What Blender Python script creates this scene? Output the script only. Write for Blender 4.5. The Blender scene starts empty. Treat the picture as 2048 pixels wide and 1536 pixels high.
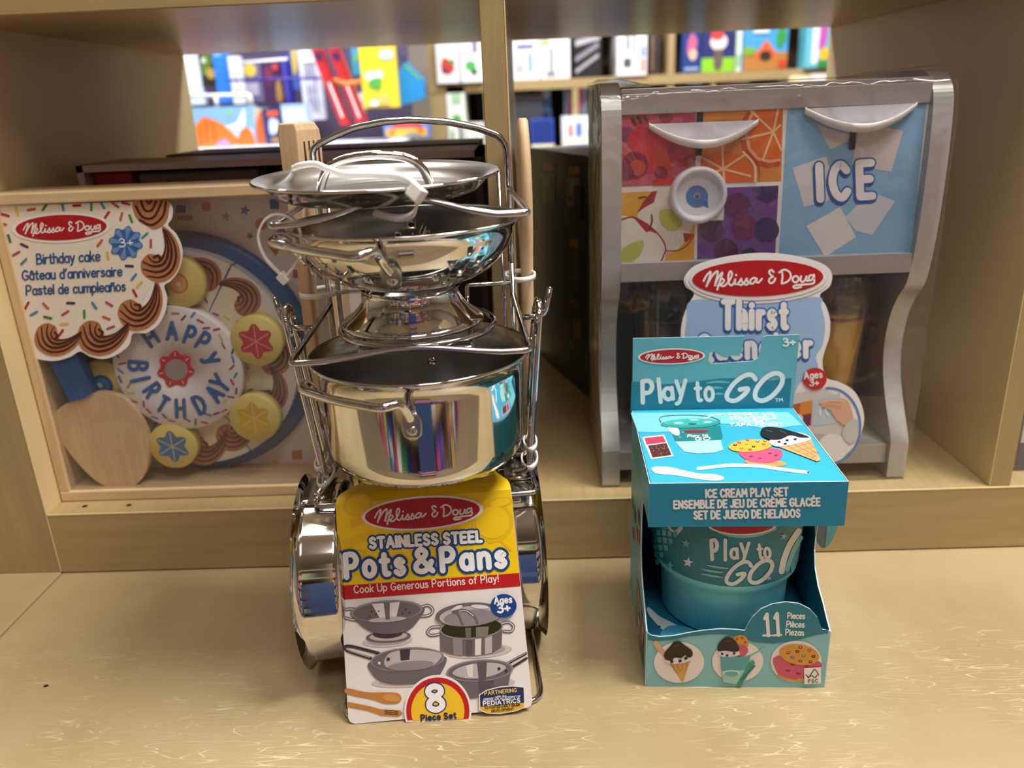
import bpy, bmesh, math, random
from mathutils import Vector, Matrix
random.seed(7)
SC = bpy.context.scene
COL = SC.collection
RAD = math.radians
# ---------------------------------------------------------------- camera (solved from the vanishing points of the shelving)
FPX = 1594.3
CAMZ = 0.42
def _axes(p, y, r):
    cy, sy, cp, sp = math.cos(y), math.sin(y), math.cos(p), math.sin(p)
    f = Vector((sy*cp, cy*cp, -sp)); r0 = Vector((cy, -sy, 0)); d = f.cross(r0)
    cr, sr = math.cos(r), math.sin(r)
    return cr*r0 + sr*d, -sr*r0 + cr*d, f
CR, CD, CF = _axes(RAD(19.5849), RAD(-1.49427), RAD(2.38944))
CPOS = Vector((0, 0, CAMZ))
cam_d = bpy.data.cameras.new('camera'); cam = bpy.data.objects.new('camera', cam_d); COL.objects.link(cam)
cam.matrix_world = Matrix(((CR.x, -CD.x, -CF.x, 0), (CR.y, -CD.y, -CF.y, 0), (CR.z, -CD.z, -CF.z, CAMZ), (0, 0, 0, 1)))
cam_d.sensor_width = 36; cam_d.lens = FPX/2048*36
cam_d.clip_start = 0.01; cam_d.clip_end = 50
cam_d.dof.use_dof = True; cam_d.dof.focus_distance = 0.575; cam_d.dof.aperture_fstop = 5.2
SC.camera = cam
# ---------------------------------------------------------------- view, world
SC.view_settings.view_transform = 'Standard'; SC.view_settings.look = 'None'
SC.view_settings.gamma = 1; SC.view_settings.exposure = -0.06; SC.view_settings.use_curve_mapping = False
W = bpy.data.worlds.new('store_ambience'); SC.world = W; W.use_nodes = True
W.node_tree.nodes['Background'].inputs[0].default_value = (1.0, .93, .85, 1)
W.node_tree.nodes['Background'].inputs[1].default_value = 0.1
# ---------------------------------------------------------------- measuring: a pixel of the photograph onto a plane of the place
def ray(px, py): return CR*((px-1024)/FPX) + CD*((py-768)/FPX) + CF
def onplane(px, py, p0, n):
    d = ray(px, py); return CPOS + d*((Vector(p0)-CPOS).dot(n)/d.dot(n))
def onz(px, py, z): return onplane(px, py, (0, 0, z), Vector((0, 0, 1)))
def ony(px, py, y): return onplane(px, py, (0, y, 0), Vector((0, 1, 0)))
def onx(px, py, x): return onplane(px, py, (x, 0, 0), Vector((1, 0, 0)))
# ---------------------------------------------------------------- lamps of the shop
WARM, COOL = (1.0, .96, .905), (.93, .96, 1.0)
LAMP_SPEC = [(0.85, 0.30, .6, .6, 52.0, WARM), (-0.50, 1.30, .6, .6, 24.0, WARM), (0.08, 0.26, .6, .6, 9.0, WARM), (0.3, -.75, .6, .6, 11.0, WARM),
             (0.55, 2.05, 1.2, .3, 56.0, COOL), (-0.9, 2.0, 1.2, .3, 50.0, COOL)]
# ---------------------------------------------------------------- materials
def s2l(c): return c/12.92 if c <= .04045 else ((c+.055)/1.055)**2.4
def hexc(h):
    h = h.lstrip('#'); return tuple(s2l(int(h[i:i+2], 16)/255) for i in (0, 2, 4)) + (1,)
MC = {}
def mat(name, col='#ffffff', rough=.5, metal=0, **kw):
    if name in MC: return MC[name]
    m = bpy.data.materials.new(name); m.use_nodes = True
    b = m.node_tree.nodes['Principled BSDF']
    b.inputs['Base Color'].default_value = hexc(col) if isinstance(col, str) else tuple(col)+(1,)
    b.inputs['Roughness'].default_value = rough; b.inputs['Metallic'].default_value = metal
    for k, v in kw.items(): b.inputs[k].default_value = v
    MC[name] = m; return m
def ink(h, rough=.42): return mat('ink_%s_%d' % (h.lstrip('#'), int(rough*100)), h, rough)
def nodes(m): return m.node_tree.nodes, m.node_tree.links, m.node_tree.nodes['Principled BSDF']
def grain(name, c1, c2, axis, scale=60, stretch=18, rough=.45, bump=.03):
    m = mat(name, c1, rough); N, L, b = nodes(m)
    tc = N.new('ShaderNodeTexCoord'); mp = N.new('ShaderNodeMapping'); n = N.new('ShaderNodeTexNoise'); r = N.new('ShaderNodeValToRGB')
    s = [scale]*3; s[axis] = scale/stretch; mp.inputs['Scale'].default_value = s
    n.inputs['Scale'].default_value = 3; n.inputs['Detail'].default_value = 6; n.inputs['Roughness'].default_value = .62
    r.color_ramp.elements[0].position = .3; r.color_ramp.elements[1].position = .72
    r.color_ramp.elements[0].color = hexc(c2); r.color_ramp.elements[1].color = hexc(c1)
    L.new(tc.outputs['Object'], mp.inputs[0]); L.new(mp.outputs[0], n.inputs['Vector']); L.new(n.outputs[0], r.inputs[0]); L.new(r.outputs[0], b.inputs['Base Color'])
    bp = N.new('ShaderNodeBump'); bp.inputs['Strength'].default_value = bump; bp.inputs['Distance'].default_value = .001
    L.new(n.outputs[0], bp.inputs['Height']); L.new(bp.outputs[0], b.inputs['Normal'])
    return m
M_lamX = grain('maple_laminate', '#b39c70', '#a58e62', 0, 40, 16, .27, .01)
M_lamZ = grain('maple_laminate_upright', '#b09a70', '#a28c62', 2, 40, 16, .38, .01)
M_lamY = grain('maple_laminate_panel', '#b59f74', '#a99266', 1, 40, 16, .34, .01)
M_edge = mat('pale_edge_band', '#dcc493', .4)
M_pine = grain('pine_wood', '#e2c8a2', '#d0b086', 0, 50, 14, .5, .05)
M_pineZ = grain('pine_wood_upright', '#dfc49c', '#cbac80', 2, 50, 14, .5, .05)
M_beech = grain('beech_wood', '#e6c8a4', '#d3b088', 2, 90, 20, .5, .05)
M_paddle = grain('paddle_wood', '#ecd0aa', '#d4b084', 2, 45, 10, .5, .04)
def worn_board():
    m = mat('worn_shelf_laminate', '#b09b75', .36); N, L, b = nodes(m)
    tc = N.new('ShaderNodeTexCoord')
    n = N.new('ShaderNodeTexNoise'); n.inputs['Scale'].default_value = 7; n.inputs['Detail'].default_value = 5
    r = N.new('ShaderNodeValToRGB'); r.color_ramp.elements[0].color = hexc('#a79068'); r.color_ramp.elements[1].color = hexc('#b9a57f')
    r.color_ramp.elements[0].position = .3; r.color_ramp.elements[1].position = .7
    L.new(tc.outputs['Object'], n.inputs['Vector']); L.new(n.outputs[0], r.inputs[0])
    last = r.outputs[0]; mask = None
    for k, (ang, sx, sy, sc) in enumerate([(20, 1, 9, 16), (-35, 1, 10, 15), (75, 1, 9, 17), (112, 1, 11, 14), (-8, 1, 10, 18), (52, 1, 9, 19)]):
        mp = N.new('ShaderNodeMapping'); mp.inputs['Rotation'].default_value = (0, 0, RAD(ang)); mp.inputs['Scale'].default_value = (sx, sy, 1); mp.inputs['Location'].default_value = (k*3.7, k*1.3, 0)
        no = N.new('ShaderNodeTexNoise'); no.inputs['Scale'].default_value = sc; no.inputs['Detail'].default_value = 0
        L.new(tc.outputs['Object'], mp.inputs[0]); L.new(mp.outputs[0], no.inputs['Vector'])
        sb = N.new('ShaderNodeMath'); sb.operation = 'SUBTRACT'; sb.inputs[1].default_value = .5; L.new(no.outputs[0], sb.inputs[0])
        ab = N.new('ShaderNodeMath'); ab.operation = 'ABSOLUTE'; L.new(sb.outputs[0], ab.inputs[0])
        mr = N.new('ShaderNodeMapRange'); mr.inputs[1].default_value = .011; mr.inputs[2].default_value = .003; mr.inputs[3].default_value = 0; mr.inputs[4].default_value = .6
        L.new(ab.outputs[0], mr.inputs[0])
        pk = N.new('ShaderNodeTexNoise'); pk.inputs['Scale'].default_value = 34+6*k; pk.inputs['Detail'].default_value = 0; mk = N.new('ShaderNodeMapping'); mk.inputs['Location'].default_value = (k*5.1, k*2.3, k)
        L.new(tc.outputs['Object'], mk.inputs[0]); L.new(mk.outputs[0], pk.inputs['Vector'])
        pm = N.new('ShaderNodeMapRange'); pm.inputs[1].default_value = .50; pm.inputs[2].default_value = .64; L.new(pk.outputs[0], pm.inputs[0])
        mm = N.new('ShaderNodeMath'); mm.operation = 'MULTIPLY'; L.new(mr.outputs[0], mm.inputs[0]); L.new(pm.outputs[0], mm.inputs[1])
        if mask is None: mask = mm.outputs[0]
        else:
            mx = N.new('ShaderNodeMath'); mx.operation = 'MAXIMUM'; L.new(mask, mx.inputs[0]); L.new(mm.outputs[0], mx.inputs[1]); mask = mx.outputs[0]
    # scratches come in patches
    pn = N.new('ShaderNodeTexNoise'); pn.inputs['Scale'].default_value = 9; pn.inputs['Detail'].default_value = 3
    L.new(tc.outputs['Object'], pn.inputs['Vector'])
    pr = N.new('ShaderNodeMapRange'); pr.inputs[1].default_value = .36; pr.inputs[2].default_value = .60; L.new(pn.outputs[0], pr.inputs[0])
    sep = N.new('ShaderNodeSeparateXYZ'); L.new(tc.outputs['Object'], sep.inputs[0])
    yr = N.new('ShaderNodeMapRange'); yr.inputs[1].default_value = .60; yr.inputs[2].default_value = .47; L.new(sep.outputs['Y'], yr.inputs[0])
    m1 = N.new('ShaderNodeMath'); m1.operation = 'MULTIPLY'; L.new(mask, m1.inputs[0]); L.new(pr.outputs[0], m1.inputs[1])
    m2 = N.new('ShaderNodeMath'); m2.operation = 'MULTIPLY'; L.new(m1.outputs[0], m2.inputs[0]); L.new(yr.outputs[0], m2.inputs[1])
    mix = N.new('ShaderNodeMix'); mix.data_type = 'RGBA'; L.new(m2.outputs[0], mix.inputs[0]); L.new(last, mix.inputs[6]); mix.inputs[7].default_value = hexc('#f0e4c4')
    L.new(mix.outputs[2], b.inputs['Base Color'])
    bp = N.new('ShaderNodeBump'); bp.inputs['Strength'].default_value = .25; bp.inputs['Distance'].default_value = .0006; bp.invert = True
    L.new(m2.outputs[0], bp.inputs['Height']); L.new(bp.outputs[0], b.inputs['Normal'])
    return m
M_worn = worn_board()
M_steel = mat('polished_steel', (.66, .65, .635), .07, 1)
M_wire = mat('chromed_wire', (.56, .555, .56), .11, 1)
M_brush = mat('brushed_steel', (.46, .45, .43), .27, 1)
M_brush2 = mat('satin_steel', (.56, .555, .54), .3, 1)
M_silver = mat('silver_paint', '#b4b3b3', .36, .35)
M_silver2 = mat('silver_paint_bright', '#c3c3c3', .34, .35)
M_white = mat('white_plastic', '#eeeeee', .35)
M_tie = mat('nylon', '#f4f4f2', .35); MC['nylon'].node_tree.nodes['Principled BSDF'].inputs['Subsurface Weight'].default_value = .0
M_dark = mat('dark_void', '#181310', .6)
M_navy = mat('dark_navy_card', '#1b1d24', .35)
def film(name, tint=(1, 1, 1), haze=.05, hcol=(.9, .88, .86), gloss=.06, rough=.08, wav=0.0):
    m = bpy.data.materials.new(name); m.use_nodes = True; N, L = m.node_tree.nodes, m.node_tree.links
    N.remove(N['Principled BSDF']); out = N['Material Output']
    t = N.new('ShaderNodeBsdfTransparent'); t.inputs[0].default_value = tuple(tint)+(1,)
    g = N.new('ShaderNodeBsdfGlossy'); g.inputs['Roughness'].default_value = rough
    d = N.new('ShaderNodeBsdfDiffuse'); d.inputs[0].default_value = tuple(hcol)+(1,)
    f = N.new('ShaderNodeFresnel'); f.inputs[0].default_value = 1.12
    a = N.new('ShaderNodeMixShader'); a.inputs[0].default_value = haze; L.new(t.outputs[0], a.inputs[1]); L.new(d.outputs[0], a.inputs[2])
    c = N.new('ShaderNodeMixShader'); mu = N.new('ShaderNodeMath'); mu.operation = 'MULTIPLY_ADD'; mu.inputs[1].default_value = .6; mu.inputs[2].default_value = gloss
    L.new(f.outputs[0], mu.inputs[0]); L.new(mu.outputs[0], c.inputs[0]); L.new(a.outputs[0], c.inputs[1]); L.new(g.outputs[0], c.inputs[2]); L.new(c.outputs[0], out.inputs[0])
    if wav:
        tc = N.new('ShaderNodeTexCoord'); n = N.new('ShaderNodeTexNoise'); n.inputs['Scale'].default_value = 16; n.inputs['Detail'].default_value = 2; n.inputs['Distortion'].default_value = 1.2
        bp = N.new('ShaderNodeBump'); bp.inputs['Strength'].default_value = wav; bp.inputs['Distance'].default_value = .01
        L.new(tc.outputs['Object'], n.inputs['Vector']); L.new(n.outputs[0], bp.inputs['Height']); L.new(bp.outputs[0], g.inputs['Normal']); L.new(bp.outputs[0], f.inputs['Normal'])
    MC[name] = m; return m
M_window = film('clear_plastic_window', haze=.06, hcol=(.42, .40, .38), gloss=.04)
M_wrap = film('shrink_wrap', haze=.02, hcol=(.55, .55, .58), gloss=.045, rough=.1, wav=.5)
M_cupclear = film('clear_cup_plastic', tint=(.97, .965, .95), haze=.03, gloss=.06, rough=.06)
# ---------------------------------------------------------------- mesh builder
def tag(o, label=None, cat=None, group=None, kind=None):
    for k, v in (('label', label), ('category', cat), ('group', group), ('kind', kind)):
        if v: o[k] = v
    return o
def thing(name, label, cat, loc, group=None):
    o = bpy.data.objects.new(name, None); COL.objects.link(o); o.location = loc; o.empty_display_size = .02
    return tag(o, label, cat, group)
class MB:
    def __init__(s, mtx=None): s.v = []; s.f = []; s.mi = []; s.sm = []; s.mats = []; s.X = mtx
    def slot(s, m):
        if m not in s.mats: s.mats.append(m)
        return s.mats.index(m)
    def add(s, vs, fs, m, smooth=False):
        k = len(s.v); i = s.slot(m)
        for p in vs: s.v.append(s.X @ Vector(p) if s.X else Vector(p))
        for f in fs: s.f.append([a+k for a in f]); s.mi.append(i); s.sm.append(smooth)
    def box(s, x0, x1, y0, y1, z0, z1, m, front=None):
        vs = [(x, y, z) for z in (z0, z1) for y in (y0, y1) for x in (x0, x1)]
        fs = [(0, 2, 3, 1), (4, 5, 7, 6), (0, 1, 5, 4), (2, 6, 7, 3), (0, 4, 6, 2), (1, 3, 7, 5)]
        if front is None: s.add(vs, fs, m)
        else:
            s.add(vs, fs[:2]+fs[3:], m); s.add(vs, [fs[2]], front)
    def tube(s, pts, r, m, n=10, closed=False):
        P = [Vector(p) for p in pts]
        if closed and (P[0]-P[-1]).length < 1e-7: P.pop()
        c = len(P); R = r if isinstance(r, (list, tuple)) else [r]*c
        T = []
        for i in range(c):
            a = P[(i-1) % c] if closed or i else P[i]; b = P[(i+1) % c] if closed or i < c-1 else P[i]
            T.append((b-a).normalized())
        u = T[0].orthogonal().normalized(); vs = []
        for i in range(c):
            if i:
                u = u - T[i]*u.dot(T[i]); u = u.normalized() if u.length > 1e-6 else T[i].orthogonal().normalized()
            w = T[i].cross(u)
            for k in range(n):
                a = 2*math.pi*k/n; vs.append(P[i] + (u*math.cos(a)+w*math.sin(a))*R[i])
        fs = []
        off = 0
        if closed:   # choose the seam shift with the least twist
            best = min(range(n), key=lambda q: (vs[q]-vs[(c-1)*n]).length); off = best
        for i in range(c if closed else c-1):
            j = (i+1) % c; o = off if (closed and i == c-1) else 0
            for k in range(n): fs.append((i*n+k, i*n+(k+1) % n, j*n+(k+1+o) % n, j*n+(k+o) % n))
        if not closed: fs.append(tuple(range(n))[::-1]); fs.append(tuple((c-1)*n+k for k in range(n)))
        s.add(vs, fs, m, True)
    def lathe(s, prof, m, n=72, at=(0, 0, 0), axis='z'):
        vs = []; fs = []; A = Vector(at); rings = []
        for r, h in prof:
            if r < 1e-6:
                rings.append([len(vs)]); vs.append(s._ax(0, 0, h, axis, A))
            else:
                rings.append(list(range(len(vs), len(vs)+n)))
                for k in range(n):
                    a = 2*math.pi*k/n; vs.append(s._ax(r*math.cos(a), r*math.sin(a), h, axis, A))
        for a, b in zip(rings, rings[1:]):
            for k in range(n):
                j = (k+1) % n
                if len(a) == 1 and len(b) == 1: continue
                if len(a) == 1: fs.append((a[0], b[j], b[k]))
                elif len(b) == 1: fs.append((a[k], a[j], b[0]))
                else: fs.append((a[k], a[j], b[j], b[k]))
        s.add(vs, fs, m, True)
    @staticmethod
    def _ax(x, y, h, axis, A):
        return A + (Vector((x, y, h)) if axis == 'z' else Vector((h, x, y)) if axis == 'x' else Vector((x, h, y)))
    def prism(s, poly, fr, d0, d1, m, side=None, smooth=False):
        """a flat outline in a frame's plane (list of uv), from normal offset d0 to d1"""
        n = len(poly); a = [fr.at(u, v, d0) for u, v in poly]; b = [fr.at(u, v, d1) for u, v in poly]
        area = sum(poly[i][0]*poly[(i+1) % n][1]-poly[(i+1) % n][0]*poly[i][1] for i in range(n))
        up = list(range(n, 2*n)); dn = list(range(n))[::-1]
        if area < 0: up.reverse(); dn.reverse()
        if d1 < d0: up, dn = up[::-1], dn[::-1]
        s.add(a+b, [dn, up], m)
        sd = [(i, (i+1) % n, n+(i+1) % n, n+i) for i in range(n)]
        if (area < 0) != (d1 < d0): sd = [q[::-1] for q in sd]
        s.add(a+b, sd, side or m, smooth)
    def build(s, name, parent=None, bevel=0, seg=2, label=None, subsurf=0, auto=True):
        me = bpy.data.meshes.new(name); me.from_pydata([tuple(v) for v in s.v], [], s.f)
        for m in s.mats: me.materials.append(m)
        me.polygons.foreach_set('material_index', s.mi); me.polygons.foreach_set('use_smooth', s.sm); me.update()
        o = bpy.data.objects.new(name, me); COL.objects.link(o)
        if parent:
            o.parent = parent
            w = Matrix.Translation(parent.location) if parent.type == 'EMPTY' else Matrix.Identity(4)
            o.matrix_parent_inverse = w.inverted()
        if bevel:
            bv = o.modifiers.new('bevel', 'BEVEL'); bv.width = bevel; bv.segments = seg; bv.limit_method = 'ANGLE'; bv.angle_limit = RAD(40)
        if subsurf:
            q = o.modifiers.new('subsurf', 'SUBSURF'); q.levels = q.render_levels = subsurf
        if label: o['label'] = label
        return o
class Frame:
    """a plane in the place: origin, right, up; its normal looks at the viewer"""
    def __init__(s, o, u, v):
        s.o = Vector(o); s.u = Vector(u).normalized(); s.v = Vector(v).normalized(); s.n = s.u.cross(s.v).normalized()
    def at(s, u, v, h=0): return s.o + s.u*u + s.v*v + s.n*h
    def px(s, px, py):
        d = onplane(px, py, s.o, s.n) - s.o; return (d.dot(s.u), d.dot(s.v))
def yframe(y): return Frame((0, y, 0), (1, 0, 0), (0, 0, 1))
def rnd(pts, r, k=5, closed=False):
    """round the corners of a wire path"""
    P = [Vector(p) for p in pts]; out = []; n = len(P)
    for i in range(n):
        if not closed and i in (0, n-1): out.append(P[i]); continue
        a, b, c = P[i-1], P[i], P[(i+1) % n]
        d = min(r, (a-b).length*.48, (c-b).length*.48)
        q0 = b+(a-b).normalized()*d; q1 = b+(c-b).normalized()*d
        for j in range(k+1):
            t = j/k; out.append(q0*(1-t)**2 + b*2*t*(1-t) + q1*t*t)
    return out
def spline(pts, k=6, closed=False):
    P = [Vector(p) for p in pts]; n = len(P); out = []
    if n < 3 and not closed: return P
    for i in range(n if closed else n-1):
        if closed: a, b, c, d = P[i-1], P[i], P[(i+1) % n], P[(i+2) % n]
        else: a, b, c, d = P[max(i-1, 0)], P[i], P[i+1], P[min(i+2, n-1)]
        for j in range(k):
            t = j/k
            out.append(.5*((2*b)+(c-a)*t+(2*a-5*b+4*c-d)*t*t+(3*b-a-3*c+d)*t**3))
    if not closed: out.append(P[-1])
    return out
# ---------------------------------------------------------------- a single-stroke alphabet for printed lettering
GL = {}
def _g(txt):
    for line in txt.strip().split('\n'):
        ch, w, body = line.split(' ', 2); st = []
        for part in body.split(';'):
            kind = part[0] if part[0] in '~@' else ''
            st.append((kind, [tuple(float(q) for q in p.split(',')) for p in part[len(kind):].split()]))
        GL[ch] = (float(w), st)
_g('''A .72 0,0 .36,1 .72,0;.13,.34 .59,.34
B .62 0,0 0,1;~0,1 .36,.99 .5,.77 .36,.55 0,.54;~0,.54 .42,.52 .6,.27 .42,.02 0,0
C .66 ~.64,.82 .4,1 .13,.86 0,.5 .13,.14 .4,0 .65,.18
D .68 0,0 0,1;~0,1 .35,.97 .6,.77 .68,.5 .6,.23 .35,.03 0,0
E .54 .54,1 0,1 0,0 .54,0;0,.52 .46,.52
F .52 .52,1 0,1 0,0;0,.52 .44,.52
G .72 ~.66,.84 .4,1 .13,.86 0,.5 .13,.14 .4,0 .68,.16 .7,.45;.42,.45 .7,.45
H .66 0,0 0,1;.66,0 .66,1;0,.5 .66,.5
I .02 0,0 0,1
J .46 ~.44,1 .45,.3 .34,.04 .14,.02 0,.18
K .6 0,0 0,1;.58,1 0,.42;.2,.58 .6,0
L .5 0,1 0,0 .5,0
M .84 0,0 .08,1 .42,.35 .76,1 .84,0
N .66 0,0 0,1 .66,0 .66,1
O .76 @.38,1 .1,.83 0,.5 .1,.17 .38,0 .66,.17 .76,.5 .66,.83
P .6 0,0 0,1;~0,1 .4,1 .58,.74 .4,.47 0,.45
Q .76 @.38,1 .1,.83 0,.5 .1,.17 .38,0 .66,.17 .76,.5 .66,.83;.45,.25 .8,-.1
R .6 0,0 0,1;~0,1 .4,1 .58,.75 .4,.5 0,.48;.28,.48 .6,0
S .58 ~.54,.84 .3,1 .06,.84 .12,.6 .44,.43 .56,.22 .32,0 .02,.15
T .64 0,1 .64,1;.32,1 .32,0
U .64 ~0,1 0,.3 .1,.06 .32,0 .54,.06 .64,.3 .64,1
V .68 0,1 .34,0 .68,1
W .95 0,1 .22,0 .475,.8 .73,0 .95,1
X .62 0,0 .62,1;0,1 .62,0
Y .62 0,1 .31,.48 .62,1;.31,.48 .31,0
Z .58 0,1 .58,1 0,0 .58,0
a .5 @.25,.63 .06,.52 0,.31 .06,.1 .25,0 .44,.1 .5,.31 .44,.52;.5,.63 .5,0
b .5 @.25,.63 .06,.52 0,.31 .06,.1 .25,0 .44,.1 .5,.31 .44,.52;0,1 0,0
c .48 ~.47,.53 .28,.64 .06,.52 0,.31 .06,.1 .28,0 .48,.11
d .5 @.25,.63 .06,.52 0,.31 .06,.1 .25,0 .44,.1 .5,.31 .44,.52;.5,1 .5,0
e .5 ~.02,.33 .25,.33 .49,.35 .44,.56 .25,.64 .06,.52 0,.3 .08,.08 .28,0 .48,.1
f .36 ~.38,.93 .26,1 .15,.88 .14,.6 .14,0;0,.62 .32,.62
g .5 @.25,.63 .06,.52 0,.31 .06,.1 .25,0 .44,.1 .5,.31 .44,.52;~.5,.63 .5,0 .42,-.25 .22,-.3 .04,-.22
h .46 0,1 0,0;~0,.42 .1,.58 .26,.64 .42,.55 .46,.38 .46,0
i .02 0,.63 0,0;0,.86 0,.88
j .2 ~.2,.63 .2,-.1 .12,-.28 0,-.28;.2,.86 .2,.88
k .44 0,1 0,0;.42,.62 0,.25;.14,.36 .44,0
l .02 0,1 0,0
m .78 0,.63 0,0;~0,.45 .12,.6 .24,.63 .36,.55 .39,.38 .39,0;~.39,.45 .5,.6 .62,.63 .75,.55 .78,.38 .78,0
n .46 0,.63 0,0;~0,.42 .1,.58 .26,.64 .42,.55 .46,.38 .46,0
o .52 @.26,.64 .06,.52 0,.32 .06,.11 .26,0 .46,.11 .52,.32 .46,.52
p .5 @.25,.63 .06,.52 0,.31 .06,.1 .25,0 .44,.1 .5,.31 .44,.52;0,.63 0,-.32
q .5 @.25,.63 .06,.52 0,.31 .06,.1 .25,0 .44,.1 .5,.31 .44,.52;.5,.63 .5,-.32
r .3 0,.63 0,0;~0,.38 .08,.54 .2,.62 .32,.6
s .42 ~.38,.54 .22,.64 .05,.54 .1,.39 .32,.28 .4,.14 .22,0 .01,.1
t .36 ~.16,.9 .16,.2 .22,.03 .36,.04;0,.63 .34,.63
u .46 ~0,.63 0,.22 .1,.02 .24,0 .4,.08 .46,.25;.46,.63 .46,0
v .46 0,.63 .23,0 .46,.63
w .7 0,.63 .17,0 .35,.55 .53,0 .7,.63
x .44 0,0 .44,.63;0,.63 .44,0
y .48 0,.63 .25,.02;~.48,.63 .26,.04 .14,-.24 0,-.3
z .42 0,.63 .42,.63 0,0 .42,0
0 .6 @.3,1 .07,.82 0,.5 .07,.18 .3,0 .53,.18 .6,.5 .53,.82
1 .2 0,.8 .2,1 .2,0
3 .54 ~.04,.88 .25,1 .48,.84 .42,.62 .2,.54;~.2,.54 .5,.46 .54,.22 .3,0 0,.12
8 .56 @.28,1 .08,.9 .06,.7 .28,.54 .5,.34 .5,.12 .28,0 .06,.12 .06,.34 .28,.54 .5,.7 .48,.9
& .7 ~.68,0 .3,.52 .12,.8 .28,1 .46,.84 .36,.62 .08,.36 .05,.12 .26,0 .5,.12 .66,.42
+ .5 .25,.15 .25,.65;0,.4 .5,.4
! .02 0,1 0,.32;0,.03 0,.05
' .08 .08,1 0,.78
. .02 0,.02 0,.04
- .3 0,.4 .3,.4''')
ACC = {'â': ('a', '.08,.78 .25,.95 .42,.78'), 'é': ('e', '.2,.76 .38,.98'), 'è': ('e', '.14,.98 .3,.76'), 'É': ('E', '.22,1.12 .4,1.32'),
       'È': ('E', '.14,1.32 .32,1.12'), 'ñ': ('n', '.02,.8 .14,.9 .3,.8 .44,.9')}
for k, (b, st) in ACC.items(): GL[k] = (GL[b][0], GL[b][1]+[('', [tuple(float(q) for q in p.split(',')) for p in st.split()])])
def layout(s, track=.24, space=.42):
    x = 0; out = []
    for i, ch in enumerate(s):
        if ch == ' ': x += space; continue
        w, st = GL[ch]
        for kind, pts in st: out.append((kind, [(x+a, b) for a, b in pts]))
        x += w + track
    return out, x-track
SCRIPT = ';'.join([  # the handwritten maker's name, in units of the oval's half width and half height
    '628,166 645,138 668,118 664,140 652,172 643,194', '643,194 655,172 680,136 706,116 704,140 695,172 690,190', '690,190 704,160 722,134 733,124 726,150 712,186 702,212',
    '704,192 726,184 741,168 733,157 719,166 717,184 732,195 752,187 775,160 786,132 777,119 766,140 767,178 780,192 795,180 803,160 801,182 810,191',
    '808,138 809,141', '810,191 828,172 836,158 838,170 845,184 834,192 820,186', '845,187 858,172 867,157 868,170 876,182 864,191 850,185',
    '922,162 905,156 887,168 886,184 902,184 918,166 922,160 920,178 932,180 950,162',
    '1016,128 1003,118 991,128 1000,144 1012,152 996,160 988,176 1000,186 1016,178 1024,162', '1062,130 1064,155 1058,188', '1046,132 1075,118 1104,132 1109,158 1090,180 1060,190',
    '1138,152 1122,160 1121,177 1136,185 1150,176 1151,160 1138,152', '1167,154 1163,176 1176,184 1192,168 1196,152 1195,174 1204,180',
    '1236,152 1218,151 1208,164 1214,177 1227,172 1237,156;1238,148 1239,176 1232,193 1190,197 1138,200 1122,207 1134,215 1166,209']).split(';')
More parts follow.
